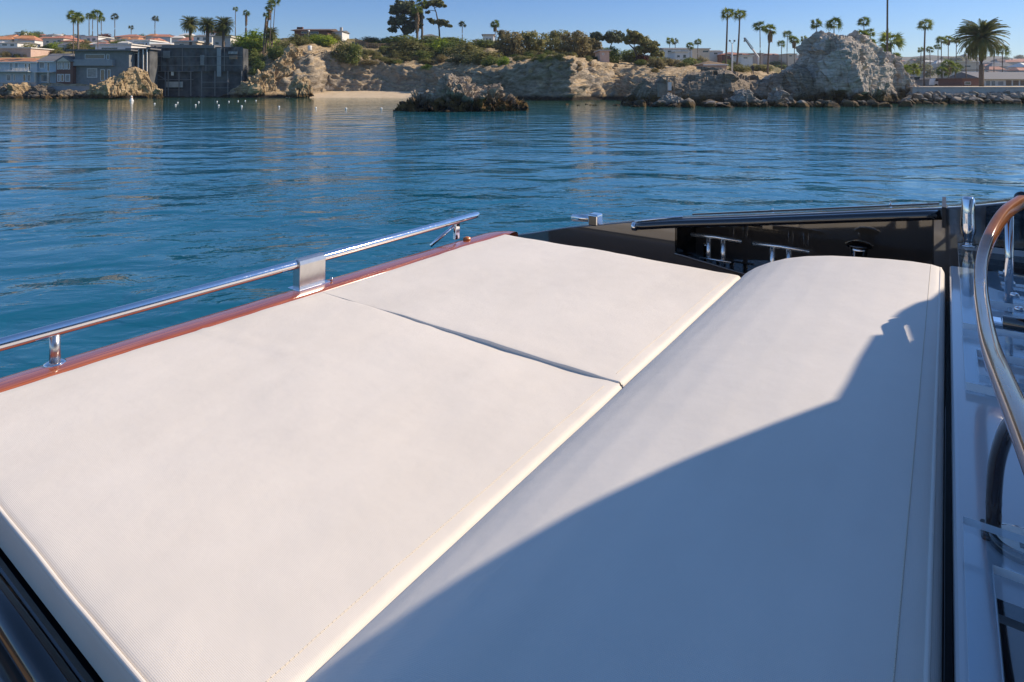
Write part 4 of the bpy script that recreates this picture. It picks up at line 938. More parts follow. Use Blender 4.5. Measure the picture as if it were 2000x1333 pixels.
def crane():
    Y = 230; a, b = W(1481, 112, Y), W(1454, 74, Y); t = empty('crane', a); tag(t, 'crane boom slanting up left over the town, pale below and dark above', 'crane')
    m1 = (b-a)*.42
    MB().tube([(0, 0, -6), (0, 0, 0), m1], [.42, .40, .34], 6).build('lower_boom', M['white_paint'], t)
    mb = MB(); d = b-a-m1
    for o in (Vector((.3, 0, .2)), Vector((-.3, 0, -.2)), Vector((0, .4, 0))): mb.tube([m1+o, m1+d+o*.5], .10, 5)
    for i in range(9):
        p, q = m1+d*(i/9), m1+d*((i+1)/9); mb.tube([p+Vector((.4, 0, .3)), q-Vector((.4, 0, .3))], .09, 4); mb.tube([p-Vector((.4, 0, .3)), q+Vector((0, .5, 0))], .09, 4)
    mb.build('upper_boom', M['dark_grey'], t)
    MB().lathe(m1+d+Vector((0, 0, -1.6)), [(.1, 0), (.35, .2), (.3, .6), (.05, .8)], 8).build('hook_block', M['dark_grey'], t, True)
    MB().tube([m1+d, m1+d+Vector((0, 0, -.9))], .05, 4).build('cable', M['dark_grey'], t)
crane()
def post_structure():
    Y = 79; b = W(1300, 194, Y); t = empty('landing_frame', b); tag(t, 'weathered timber and concrete landing frame on the rocks at the foot of the headland', 'frame')
    def q(px, py): return W(px, py, Y)-b
    MB().box((q(1287, 0).x, 0, q(0, 190).z), (q(1303, 0).x, .9, q(0, 164).z)).build('concrete_pier', M['old_concrete'], t, bevel=.05)
    MB().box((q(1285, 0).x, -.1, q(0, 151).z), (q(1320, 0).x, 1.1, q(0, 149).z)).build('top_slab', M['old_concrete'], t, bevel=.03)
    for px, m in ((1302.5, 'old_concrete'), (1316.5, 'timber')):
        MB().box((q(px-1.2, 0).x, -.15, q(0, 190).z), (q(px+1.2, 0).x, .05, q(0, 151).z)).build('post', M[m], t, bevel=.02)
    MB().box((q(1305, 0).x, .1, q(0, 177).z), (q(1312, 0).x, .2, q(0, 161).z)).build('sign_board', M['white_paint'], t)
    MB().box((q(1304, 0).x, .3, q(0, 191).z), (q(1315, 0).x, .4, q(0, 178).z)).build('timber_panel', M['timber'], t)
post_structure()
def person():
    Y = 112; b = Vector((xpx(1470, Y), Y, ground(1470, Y)))
    V = [(0,0,.92),(0,0,1.15),(0,0,1.38),(0,0,1.5),(0,.02,1.62),(.1,0,.9),(.13,.08,.48),(.14,-.02,.06),(.14,-.14,.03),(-.1,0,.9),(-.12,-.1,.48),(-.13,.02,.06),(-.13,-.1,.03),(.19,0,1.38),(.24,.05,1.12),(.22,-.1,.9),(-.19,0,1.38),(-.25,.0,1.12),(-.2,-.12,.92)]
    E = [(0,1),(1,2),(2,3),(3,4),(0,5),(5,6),(6,7),(7,8),(0,9),(9,10),(10,11),(11,12),(2,13),(13,14),(14,15),(2,16),(16,17),(17,18)]
    R = [.14,.13,.15,.06,.115,.09,.065,.045,.04,.09,.065,.045,.04,.065,.05,.035,.065,.05,.035]
    me = bpy.data.meshes.new('person'); me.from_pydata(V, E, []); o = link('person', me, mottled('dark_clothes', (.02, .022, .028), (.05, .05, .06), 3, .8), loc=b); o.scale = (1.1, 1.1, 1.05)
    sk = o.modifiers.new('skin', 'SKIN'); sub = o.modifiers.new('sub', 'SUBSURF'); sub.levels = 1; sub.render_levels = 2
    for i, r in enumerate(R): me.skin_vertices[0].data[i].radius = (r, r)
    me.skin_vertices[0].data[0].use_root = True
    tag(o, 'person in dark clothes walking on the headland below the palms', 'person')
person()
def fence():
    pts = [(694, 76), (706, 82), (720, 86), (738, 88), (765, 87)]; B = [on_ground(px, py+8) for px, py in pts]
    P = [Vector((xpx(px, y), y, z+.1)) for (px, py), (y, z) in zip(pts, B)]; t = empty('fence', P[0]); tag(t, 'weathered wooden rail fence zigzagging along the hillside path', 'fence')
    for i in range(len(P)-1):
        n = 5
        for k in range(n):
            q = P[i].lerp(P[i+1], k/n)-P[0]; MB().box(q+Vector((-.09, -.09, -.6)), q+Vector((.09, .09, 1.35))).build('post', M['timber'], t)
        mb = MB()
        for h in (.6, 1.2): mb.tube([P[i]-P[0]+Vector((0, 0, h)), P[i+1]-P[0]+Vector((0, 0, h))], .09, 5)
        mb.build('rail', M['timber'], t)
fence()
def globe_lamp(px, py, base_py, Y, label):
    b = W(px, base_py, Y); t = empty('globe_lamp', b); tag(t, label, 'lamp'); h = (base_py-py)/F*Y
    MB().tube([(0, 0, -1), (0, 0, h)], .06, 6).build('post', M['white_paint'], t)
    bm = bmesh.new(); bmesh.ops.create_uvsphere(bm, u_segments=12, v_segments=8, radius=.3); me = bpy.data.meshes.new('globe'); bm.to_mesh(me); bm.free()
    link('globe', me, M['white_paint'], t, (0, 0, h+.28), True)
globe_lamp(603, 63, 78, 168, 'white globe lamp in front of the low brown roofed house')
def tank():
    Y = 146; t = empty('water_barrel', W(605, 97, Y)); tag(t, 'pale barrel standing on top of the tan cliff', 'barrel')
    MB().lathe((0, 0, -.3), [(.42, 0), (.48, .25), (.48, 1.0), (.42, 1.15)], 14).build('barrel', M['white_paint'], t, True)
    MB().lathe((0, 0, .86), [(.44, 0), (.44, .06), (.1, .1)], 14).build('lid', M['flat_roof'], t, True)
tank()
def van():
    Y = 150; b = W(1836, 169.5, Y); t = empty('parked_van', b); tag(t, 'white van parked on the upper beach behind the sea wall', 'van'); 
    prof = [(-1.5, .35), (-1.5, 1.0), (-1.35, 1.75), (-1.1, 1.9), (.35, 1.9), (.95, 1.3), (1.6, 1.1), (1.75, .8), (1.75, .35)]
    MB().prism([(x, z) for x, z in prof], 1, 0, 1.8).build('body', M['white_paint'], t, bevel=.06)
    MB().prism([(-1.2, 1.3), (-1.1, 1.75), (.3, 1.75), (.75, 1.3)], 1, -.01, -.002).build('window', M['glass'], t)
    for x in (-.95, 1.1): MB().tube([(x, -.05, .34), (x, .22, .34)], .34, 14).build('wheel', M['black'], t)
van()
# swim-line floats
bm = bmesh.new(); bmesh.ops.create_uvsphere(bm, u_segments=14, v_segments=10, radius=.115); FL = bpy.data.meshes.new('float'); bm.to_mesh(FL); bm.free(); FL.materials.append(mat('white_float', (.8, .8, .78), .4))
for p in FL.polygons: p.use_smooth = True
for (px, py) in [(302,203),(343,205.5),(347,201),(382,205.5),(388,200),(424,199),(427,206.5),(447,199),(465,198),(472,208),(479,197.5),(545,209),(617,211.5),(676,212.5),(745,212.5),(500,197)]:
    Y = CAM_Z*F/(py-HY); o = link('float', FL); o.location = (xpx(px, Y), Y, .02); o.scale = (1, 1, .85)
    tag(o, 'small white ball float of the swim line off the netted house and beach', 'float', 'floats of the swim line')
Y = 106; t = empty('marker_buoy', (xpx(257, Y), Y, 0)); tag(t, 'white cone shaped marker buoy on the water before the tan block of rock', 'buoy')
MB().lathe((0, 0, -.2), [(.32, 0), (.34, .3), (.2, .45), (.16, .9), (.1, 1.1)], 14).build('body', M['white_paint'], t, True)
MB().lathe((0, 0, .55), [(.19, 0), (.185, .12)], 14).build('band', M['orange_tile'], t, True)

# ------------------------------------------------------------------ the motor boat (local x = v to starboard, y = u forward)
BOAT = empty('motor_boat', (0, 0, 0), -math.radians(35.3)); tag(BOAT, 'dark motor boat with white sunpads, mahogany trim and chrome rail', 'boat')
CA, SA = math.cos(math.radians(35.3)), math.sin(math.radians(35.3))
def UV(px, py, z):
    """boat-frame (v, u, z) of the point at height z seen at a photo pixel"""
    Y = (CAM_Z-z)*F/(py-HY); X = xpx(px, Y); return (X*CA-Y*SA, X*SA+Y*CA, z)
def fabric(name, col, scale=820):
    m = mat(name, col, .55, spec=.25); v = coords(m)
    n = noise(m, v, 1.6, 4, .5); n2 = noise(m, v, 9, 3, .5)
    c = mixc(m, .5, ramp(m, n.outputs[0], [(.3, tuple(x*.95 for x in col)), (.7, tuple(min(1, x*1.03) for x in col))]), ramp(m, n2.outputs[0], [(.3, tuple(x*.97 for x in col)), (.7, tuple(min(1, x*1.02) for x in col))]))
    w = N(m, 'ShaderNodeTexWave'); w.bands_direction = 'X'; w.inputs['Scale'].default_value = scale/6.283; L(m, v, w.inputs['Vector'])
    w2 = N(m, 'ShaderNodeTexWave'); w2.bands_direction = 'Y'; w2.inputs['Scale'].default_value = scale/6.283*.8; L(m, v, w2.inputs['Vector'])
    ad = N(m, 'ShaderNodeMath', operation='ADD'); L(m, w.outputs['Fac'], ad.inputs[0]); L(m, w2.outputs['Fac'], ad.inputs[1])
    n4 = noise(m, coords(m, 'Object', (1, .35, 1)), 3.2, 5, .6, .4)
    c = mixc(m, 1.0, c, ramp(m, ad.outputs[0], [(0, (.955, .955, .955)), (1, (1, 1, 1))]), 'MULTIPLY'); c = mixc(m, .6, c, ramp(m, n4.outputs[0], [(.34, (.93, .925, .915)), (.56, (1, 1, 1))]), 'MULTIPLY')
    L(m, c, BS(m).inputs['Base Color'])
    nb = bump(m, n2.outputs[0], .25, .01); L(m, bump(m, ad.outputs[0], .3, .0006, nb), BS(m).inputs['Normal'])
    return m
M['vinyl'] = fabric('white_vinyl', (.765, .71, .63))
M['vinyl2'] = fabric('grey_white_vinyl', (.715, .68, .625))
M['stitch'] = mat('thread', (.60, .55, .47), .8)
M['chrome'] = mat('polished_steel', (.80, .80, .81), .06, metal=1)
_n = noise(M['chrome'], coords(M['chrome']), 55, 5, .7); L(M['chrome'], ramp(M['chrome'], _n.outputs[0], [(.45, (.05, .05, .05)), (.75, (.12, .12, .12))]), BS(M['chrome']).inputs['Roughness'])
M['satin'] = mottled('satin_steel', (.58, .57, .56), (.66, .65, .63), 30, .28, metal=1)
M['bright_steel'] = mat('bright_steel', (.88, .88, .87), .26, metal=.85)
M['charcoal'] = mat('charcoal_gelcoat', (.115, .098, .085), .06, metal=0, spec=1.0, coat=1)
M['gloss_black'] = mat('gloss_black', (.010, .010, .012), .05, spec=.6, coat=1)
M['gelcoat'] = mat('white_gelcoat', (.46, .47, .49), .12, spec=.5, coat=.5)
M['rubber'] = mat('black_rubber', (.012, .012, .013), .5)
def wood_mat():
    m = mat('varnished_mahogany', (.3, .07, .03), .25, coat=1); v = coords(m, 'Object', (14, .5, 14)); n = noise(m, v, 4, 6, .6, 1.2)
    L(m, ramp(m, n.outputs[0], [(.3, (.20, .042, .018)), (.52, (.33, .082, .034)), (.7, (.46, .14, .05))]), BS(m).inputs['Base Color']); return m
M['mahogany'] = wood_mat()
M['honey_wood'] = mottled('honey_varnish_wood', (.34, .105, .022), (.50, .18, .04), 14, .22, spec=.5, coat=.7)
def acrylic():
    m = mat('clear_acrylic', (.9, .95, 1), .02); tr = N(m, 'ShaderNodeBsdfTransparent'); tr.inputs[0].default_value = (.90, .95, .98, 1)
    gl = N(m, 'ShaderNodeBsdfGlossy'); gl.inputs['Roughness'].default_value = .02; fr = N(m, 'ShaderNodeFresnel'); gm = N(m, 'ShaderNodeNewGeometry'); mi = N(m, 'ShaderNodeMapRange'); mi.inputs[3].default_value = 1.49; mi.inputs[4].default_value = .671; L(m, gm.outputs['Backfacing'], mi.inputs[0]); L(m, mi.outputs[0], fr.inputs[0]); mx = N(m, 'ShaderNodeMixShader')
    L(m, fr.outputs[0], mx.inputs[0]); L(m, tr.outputs[0], mx.inputs[1]); L(m, gl.outputs[0], mx.inputs[2]); L(m, mx.outputs[0], m.node_tree.nodes['Material Output'].inputs['Surface']); return m
M['acrylic_lit_edge'] = mat('acrylic_lit_edge', (.93, .96, .98), .15, spec=.8)  # white edge colour stands in for light gathered inside the clear sheet
M['acrylic'] = acrylic()
M['teak'] = mottled('teak_deck', (.26, .17, .10), (.36, .25, .16), 9, .6)

def cushion(name, v0, v1, u0, u1, zt, th, r, m, crown=.02, seed=0, du=.03, lift=None, bow=None, rd0=None, rd1=None):
    def axis(a, b, d):
        L_ = b-a; e = [0, .08, .2, .4, .65, 1.0]; k = [a+r*x for x in e]+list(np.arange(a+r+d, b-r-d*.5, d))+[b-r*x for x in e[::-1]]
        return np.array(sorted(k))
    vv = axis(v0, v1, du); uu = axis(u0, u1, du); V, U = np.meshgrid(vv, uu, indexing='ij')
    q0, q1 = rd0 or r, rd1 or r
    a = np.maximum(0, np.maximum(r-(V-v0), r-(v1-V))); b = np.maximum(0, np.maximum((q0-(U-u0))*r/q0, (q1-(u1-U))*r/q1))
    e = np.hypot(a, b); sc = np.where(e > r, r/np.maximum(e, 1e-9), 1)
    sv = np.where(V-v0 < v1-V, 1, -1); su = np.where(U-u0 < u1-U, 1, -1)
    V2 = V+sv*a*(1-sc); U2 = U+su*b*(1-sc); e = np.minimum(e, r)
    s = (V-v0)/(v1-v0); t = (U-u0)/(u1-u0)
    Z = zt + crown*(np.clip(4*s*(1-s), 0, 1)**.6)*(np.clip(4*t*(1-t), 0, 1)**.6) - (r-np.sqrt(np.maximum(r*r-e*e, 0)))*np.where((U-u0 < u1-U), q0/r, q1/r)**np.where(b >= a, 1, 0)
    q = np.stack([V*1.7, U*1.7, V*0], -1); Z = Z + (fbm(q, 3, seed)-.5)*.016
    ed = np.minimum(np.minimum(V-v0, v1-V), np.minimum(U-u0, u1-U))
    Z = Z + .0035*(vnoise(np.stack([V*13, U*13, V*0], -1), seed+5)-.5)*np.exp(-ed/.07) + .004*(vnoise(np.stack([V*4+U*1.5, U*2.2, V*0], -1), seed+9)-.5)
    if lift is not None: Z = Z + lift(V, U)
    if bow is not None: V2 = V2 + bow(V, U)
    P = np.stack([V2, U2, Z], -1)
    n, k = P.shape[:2]; top = P.reshape(-1, 3).tolist(); idx = np.arange(n*k).reshape(n, k)
    f = np.stack([idx[:-1, :-1], idx[1:, :-1], idx[1:, 1:], idx[:-1, 1:]], -1).reshape(-1, 4).tolist()
    ring = list(idx[:, 0])+list(idx[-1, 1:])+list(idx[-2::-1, -1])+list(idx[0, -2:0:-1]); nb = len(top)
    for i in ring: x, y, z = top[i]; top.append((x, y, zt-th))
    for i in range(len(ring)): f.append((ring[i], nb+i, nb+(i+1) % len(ring), ring[(i+1) % len(ring)]))
    me = bpy.data.meshes.new(name); me.from_pydata(top, [], f)
    bm = bmesh.new(); bm.from_mesh(me); bmesh.ops.recalc_face_normals(bm, faces=bm.faces); bm.to_mesh(me); bm.free()
    return link(name, me, m, BOAT, smooth=True), P
ZP = 1.545
bowf = lambda V, U: -.10*np.clip((-1.6-V)/1.0, 0, 1)*np.clip((3.54-U)/3.0, 0, 1.2)
near, _ = cushion('sunpad', -2.575, -.935, .505, 1.9998, ZP, .078, .022, M['vinyl'], .012, 1, bow=bowf, rd1=.003,
                  lift=lambda V, U: -.008*np.exp(-((1.998-U)/.14)**2)*np.clip((V+1.95)/.5, 0, 1)*np.clip((-.95-V)/.12, .3, 1)+.0035*np.exp(-((U-1.46-.06*np.sin(V*3))/.011)**2)*np.clip((-1.55-V)/.6, 0, 1))
far, _ = cushion('sunpad', -2.575, -.935, 2.0000, 3.545, ZP+.001, .078, .022, M['vinyl'], .014, 2, bow=bowf, rd0=.003,
                 lift=lambda V, U: .006*np.exp(-((U-2.0)/.10)**2)*np.clip((V+2.1)/.7, 0, 1))
near['label'] = 'nearer white sunpad cushion'; far['label'] = 'farther white sunpad cushion'
def stitch_line(pts, parent, step=.0085):
    mb = MB()
    for i in range(len(pts)-1):
        a, b = Vector(pts[i]), Vector(pts[i+1]); n = max(1, int((b-a).length/step))
        for k in range(n):
            p, q = a.lerp(b, (k+.05)/n), a.lerp(b, (k+.9)/n); mb.tube([p, q], .0013, 4)
    mb.build('stitching', M['stitch'], parent)
def top_z(o, v, u):
    ok, loc, _, _ = o.ray_cast(Vector((v, u, 3)), Vector((0, 0, -1))); return loc.z if ok else ZP
bpy.context.view_layer.update()
stitch_line([(-.985, u, top_z(near, -.985, u)+.0006) for u in np.linspace(.56, 1.95, 30)], near)
stitch_line([(-.985, u, top_z(far, -.985, u)+.0006) for u in np.linspace(2.05, 3.5, 30)], far)
mb = MB(); mb.tube([(v+float(bowf(np.array(v), np.array(.505))), .509, top_z(near, v+float(bowf(np.array(v), np.array(.505))), .513)+.002) for v in np.linspace(-2.55, -.96, 40)], .006, 6)
mb.build('piping', M['vinyl'], near, True)
# bolster: raised pad beside the sunpads
def bolster():
    pv = np.array([-.930, -.928, -.90, -.85, -.78, -.70, -.60, -.48, -.36, -.24, -.14, -.06, -.030, -.014, -.007, -.005])
    pz = np.array([1.46, 1.535, 1.574, 1.612, 1.650, 1.682, 1.709, 1.731, 1.745, 1.754, 1.758, 1.756, 1.750, 1.738, 1.715, 1.46])
    t = np.linspace(0, 1, 90); base = np.concatenate([[0], np.cumsum(np.hypot(np.diff(pv), np.diff(pz)))]); base /= base[-1]
    v = np.interp(t, base, pv); z = np.interp(t, base, pz)
    us = np.concatenate([np.arange(.3, 3.50, .03), [3.50, 3.52, 3.535, 3.545, 3.55, 3.552]]); dz = np.interp(us, [3.48, 3.50, 3.52, 3.535, 3.545, 3.55, 3.552], [0, .001, .004, .009, .017, .027, .3])
    V, U = np.meshgrid(v, us, indexing='ij'); Z = np.broadcast_to(z[:, None], V.shape)-dz[None, :]
    Z = np.maximum(Z, 1.455) + (fbm(np.stack([V*2, U*1.5, V*0], -1), 3, 8)-.5)*.012
    o = link('bolster', grid_mesh('bolster', np.stack([V, U, Z], -1)), M['vinyl2'], BOAT, smooth=True); o['label'] = 'raised white bolster pad, right half in shade'
    bm = bmesh.new(); bm.from_mesh(o.data); bmesh.ops.recalc_face_normals(bm, faces=bm.faces); bm.to_mesh(o.data); bm.free()
    return o
BO = bolster(); bpy.context.view_layer.update()
stitch_line([(-.062, u, top_z(BO, -.062, u)+.0006) for u in np.linspace(.4, 3.5, 60)], BO)
MB().tube([(-.024, u, top_z(BO, -.024, u)+.001) for u in np.linspace(.35, 3.5, 40)], .005, 6).build('piping', M['vinyl2'], BO, True)
# hull, deck, cockpit
MB().prism([(-2.80, -3.0), (2.9, -3.0), (2.9, 4.44), (-1.6, 4.44), (-2.35, 4.1), (-2.72, 3.66), (-2.80, 3.3)], 2, -.6, .88).build('hull', M['charcoal'], BOAT, bevel=.03)
MB().prism([(-2.80, .47), (2.9, .47), (2.9, 3.575), (-2.69, 3.575), (-2.80, 3.3)], 2, .885, 1.455).build('deck', M['gloss_black'], BOAT, bevel=.02)
MB().prism([(2.9, 3.58), (2.9, 4.43), (-1.6, 4.43), (-2.35, 4.09), (-2.70, 3.65), (-2.69, 3.58)], 2, .885, 1.33).build('deck_well', M['gloss_black'], BOAT, bevel=.02)
MB().box((-2.78, -2.98, .885), (2.88, .465, .93)).build('cockpit_floor', M['teak'], BOAT)
MB().box((-2.80, -3.0, .885), (-2.60, .468, 1.49)).build('side_coaming', M['charcoal'], BOAT, bevel=.03)
MB().tube([(-2.58, .462, 1.437), (-.94, .462, 1.437)], .030, 14).build('cockpit_rail', M['gloss_black'], BOAT, True)
MB().box((-2.59, .40, 1.30), (-.94, .468, 1.40)).build('coaming_step', M['charcoal'], BOAT, bevel=.015)
# mahogany toe rail
prof = [(-.006, -.05), (-.006, -.004), (-.02, .006), (-.06, .010), (-.12, .008), (-.165, .0), (-.18, -.018), (-.18, -.06)]
path = [(-2.665, -.6), (-2.672, .2), (-2.668, .8), (-2.655, 1.4), (-2.638, 2.0), (-2.612, 2.6), (-2.592, 3.1), (-2.585, 3.40)]
P = []
for i, (v, u) in enumerate(path): P.append([(v+a*(1 if u < 3.3 else .97), u, ZP-.012+b) for a, b in prof])
for k, (ang, rr) in enumerate([(18, 1), (36, 1), (54, 1), (70, .95), (84, .85)]):
    a = math.radians(ang); cx, cy = -2.545, 3.42
    P.append([(cx+(-.04+x*rr)*math.cos(a), cy+.01-(-.04+x*rr)*math.sin(a)*.95+.09*math.sin(a), ZP-.012+b) for x, b in prof])
o = link('toe_rail', grid_mesh('toe_rail', np.array(P)), M['mahogany'], BOAT, smooth=True)
bm = bmesh.new(); bm.from_mesh(o.data); bmesh.ops.recalc_face_normals(bm, faces=bm.faces); bm.to_mesh(o.data); bm.free()
o.modifiers.new('sub', 'SUBSURF').render_levels = 2
# chrome grab rail along the side
RZ, RV = 1.668, -2.765
gr = MB().tube([(RV-.03, -.8, RZ), (RV-.02, .3, RZ), (RV-.012, 1.2, RZ), (RV-.005, 2.2, RZ), (RV, 3.0, RZ+.001), (RV, 3.44, RZ+.002), (RV, 3.475, RZ+.004), (RV, 3.49, RZ+.006)], [.024]*6+[.021, .010], 20).build('side_rail', M['chrome'], BOAT, True)
zr = ZP-.004
MB().tube([(RV-.012, .905, zr), (RV-.012, .905, RZ-.015)], [.019, .017], 18).build('rail_post', M['satin'], gr, True)
MB().lathe((RV-.012, .905, zr-.002), [(.036, 0), (.036, .006), (.024, .010)], 20).build('post_flange', M['chrome'], gr, True)
# plate bracket wrapping the rail
pp = [(RV+.026, zr), (RV+.030, RZ), (RV+.024, RZ+.020), (RV+.008, RZ+.031), (RV-.012, RZ+.029), (RV-.026, RZ+.016), (RV-.031, RZ-.004), (RV-.032, zr)]
MB().prism(pp, 1, 1.962, 2.125).build('bracket', M['satin'], gr, bevel=.003)
MB().box((RV-.05, 1.945, zr-.002), (RV+.05, 2.14, zr+.005)).build('bracket_foot', M['chrome'], gr, bevel=.002)
MB().tube([(RV+.045, 2.15, zr+.004), (RV+.045, 2.15, zr+.022)], .008, 8).build('snap_stud', M['chrome'], gr, True)
# end post with brace
MB().prism([(3.215, zr), (3.262, zr), (3.268, RZ-.012), (3.225, RZ-.012)], 0, RV-.012, RV+.012).build('end_post', M['chrome'], gr, bevel=.004)
MB().tube([(RV-.075, 3.06, zr-.02), (RV-.01, 3.235, RZ-.03)], .012, 10).build('brace', M['chrome'], gr, True)
MB().lathe((RV+.07, 3.27, zr-.004), [(.028, 0), (.026, .02), (.008, .026)], 14).build('navigation_light', M['honey_wood'], gr, True)
# transom bulwark with a cleat recess: the inner face leans out from the sunpads to the trim rail
UB = 3.95
def on_u(px, py, u):
    k = xpx(px, 1.0); v = (k*CA*u-SA*u)/(CA+k*SA); Y = CA*u-SA*v; return v, zpx(py, Y)
TOP = [on_u(a, b, UB) for a, b in ((985, 463), (1040, 456), (1100, 446), (1165, 440), (1240, 433), (1320, 428), (1440, 424), (1560, 419), (1700, 413), (1830, 408), (1900, 404), (2000, 394), (2150, 386))]+[(1.5, 2.12)]
vt = np.array([a for a, b in TOP]); zt_ = np.array([b for a, b in TOP])
def TZ(v): return float(np.interp(v, vt, zt_))
VL, VR = on_u(1319, 470, UB)[0], on_u(1824, 470, UB)[0]
def LIP(v): return float(np.interp(v, [VL, VL+.5, VR], [on_u(1320, 495, UB)[1], on_u(1470, 540, UB)[1], 1.39]))
ZF = 1.385
def wall(name, a, b, lo, hi, m, n=20, u=None):
    P = np.array([[(v, u or UB, lo(v)+(hi(v)-lo(v))*t) for t in (0, .5, 1)] for v in np.linspace(a, b, n)])
    o = link(name, grid_mesh(name, P), m, BOAT, smooth=False); sd = o.modifiers.new('solid', 'SOLIDIFY'); sd.thickness = .014; sd.offset = 0; return o
hi = lambda v: TZ(v)-.004
wall('bulwark', vt[0], VL, lambda v: 1.34, hi, M['charcoal'])
wall('recess_lip', VL+.001, VR-.001, lambda v: 1.34, LIP, M['charcoal'])
wall('bulwark', VR, .16, lambda v: 1.34, hi, M['charcoal'])
wall('bulwark', .162, 1.5, lambda v: 1.34, hi, M['gloss_black'])
wall('recess_header', VL+.001, VR-.001, lambda v: TZ(v)-.055, hi, M['gloss_black'])
MB().tube([(v, UB-.008, LIP(v)) for v in np.linspace(VL, VR, 20)], .007, 8).build('lip_moulding', M['charcoal'], BOAT, True)
MB().box((VL+.008, UB+.008, 1.33), (VR-.008, 4.335, ZF)).build('recess_floor', M['gloss_black'], BOAT)
wall('recess_back', VL-.02, VR+.02, lambda v: 1.33, lambda v: TZ(v)-.03, M['charcoal'], 2, 4.345)
for v, m in ((VL+.001, 'gloss_black'), (VR-.001, 'rubber')):
    MB().prism([(UB+.008, 1.37), (4.335, 1.37), (4.335, TZ(v)-.05), (UB+.008, TZ(v)-.03)], 0, v-.006, v+.006).build('recess_side', M[m], BOAT)
xs = np.linspace(vt[0], 1.5, 70); Pm = []
for v in xs:
    z = TZ(v); Pm.append([(v, UB-.006, z-.014), (v, UB-.004, z), (v, UB+.03, z+.001), (v, UB+.12, z-.007), (v, UB+.24, z-.018), (v, UB+.38, z-.032), (v, UB+.44, z-.07), (v, UB+.47, z-.16), (v, UB+.47, .7)])
cap = link('bulwark_cap', grid_mesh('bulwark_cap', np.array(Pm)), M['charcoal'], BOAT, smooth=True)
bm = bmesh.new(); bm.from_mesh(cap.data); bmesh.ops.recalc_face_normals(bm, faces=bm.faces); bm.to_mesh(cap.data); bm.free()
vA, vB = on_u(1242, 440, UB)[0], on_u(1838, 430, UB)[0]
MB().tube([(v, UB-.024, TZ(v)-.030) for v in np.linspace(vA, vB, 26)], .026, 16).build('trim_rail', M['gloss_black'], BOAT, True)
MB().tube([(vA-.012, UB-.024, TZ(vA)-.032), (vA+.014, UB-.024, TZ(vA)-.030)], .0285, 16).build('rail_end_cap', M['chrome'], BOAT, True)
MB().tube([(vA, UB-.02, TZ(vA)+.003), (vA+.16, UB+.0, TZ(vA+.16)+.008), (vA+.32, UB+.03, TZ(vA+.32)+.008)], .007, 8).build('trim_strip', M['chrome'], BOAT, True)
MB().box((vB+.004, UB-.06, TZ(vB)-.09), (vB+.022, UB+.3, TZ(vB)+.018)).build('joint_strip', M['rubber'], BOAT)
# chrome deck fitting on the left of the bulwark
fv, fu = on_u(1150, 440, UB)[0], UB+.06; fz = TZ(fv)
ft = MB().box((fv-.005, fu-.07, fz+.0), (fv+.075, fu+.02, fz+.088)).build('stern_light', M['chrome'], BOAT, bevel=.014, seg=4)
MB().box((fv+.006, fu-.073, fz+.012), (fv+.064, fu-.0705, fz+.076)).build('lens', mottled('smoked_lens', (.10, .085, .06), (.14, .12, .09), 20, .1), ft, bevel=.006)
MB().tube([(fv-.16, fu-.01, fz+.03), (fv-.006, fu-.01, fz+.044)], .027, 14).build('tube_arm', M['chrome'], ft, True)
for v in (-.95, -.28): MB().lathe((v, UB+.40, TZ(v)-.05), [(.006, 0), (.006, .03), (.001, .04)], 8).build('snap_stud', M['chrome'], BOAT, True)
# cleats and capstan in the recess
def cleat(v, u, tilt):
    z = ZF+.001
    c = MB().tube([(v-.165, u+tilt, z+.214), (v, u, z+.220), (v+.165, u-tilt, z+.214)], .0145, 12).build('cleat', M['bright_steel'], BOAT, True)
    for s in (-1, 1):
        MB().tube([(v+s*.048, u-s*tilt*.37, z-.001), (v+s*.048, u-s*tilt*.37, z+.212)], .016, 14).build('cleat_post', M['bright_steel'], c, True)
    MB().tube([(v-.105, u+tilt*.8-.022, z+.075), (v+.105, u-tilt*.8-.022, z+.075)], .0075, 10).build('cross_pin', M['bright_steel'], c, True)
cleat(-1.24, 4.07, .0); cleat(-.84, 4.06, .006)
cp = MB().lathe((-.42, 4.12, ZF+.001), [(.055, 0), (.050, .02), (.046, .12), (.048, .25), (.052, .265)], 24).build('capstan', M['chrome'], BOAT, True)
MB().lathe((-.42, 4.12, ZF+.267), [(.05, 0), (.072, .006), (.074, .018), (.04, .034), (.004, .038)], 24).build('capstan_cap', M['gloss_black'], cp, True)
for (v, z) in ((-1.37, .19), (-.10, .22)): MB().lathe((v+.02, 4.2, ZF+.001), [(.012, 0), (.012, z*.6), (.016, z*.62), (.016, z*.7)], 10).build('latch_pin', M['chrome'], BOAT, True)
# white console beside the bolster
ZC = 1.752
CT = MB().prism([(.009, .28), (.009, 3.57), (1.7, 3.57), (1.7, .28)], 2, 1.46, ZC).build('console', M['gelcoat'], BOAT, bevel=.012, seg=3)
MB().box((-.004, .3, 1.456), (.008, 3.56, 1.58)).build('gap_seal', M['rubber'], BOAT)
# stern post
sp_v, sp_u = .088, 3.88
sp = MB().tube([(sp_v, sp_u, ZC+h) for h in (.034, .07, .095, .12, .155, .20, .272, .286)], [.020, .020, .027, .032, .030, .028, .028, .020], 28).build('stanchion', M['chrome'], BOAT, True)
MB().lathe((sp_v, sp_u, ZC+.0345), [(.034, 0), (.034, .006), (.022, .012)], 24).build('stanchion_foot', M['chrome'], BOAT, True)
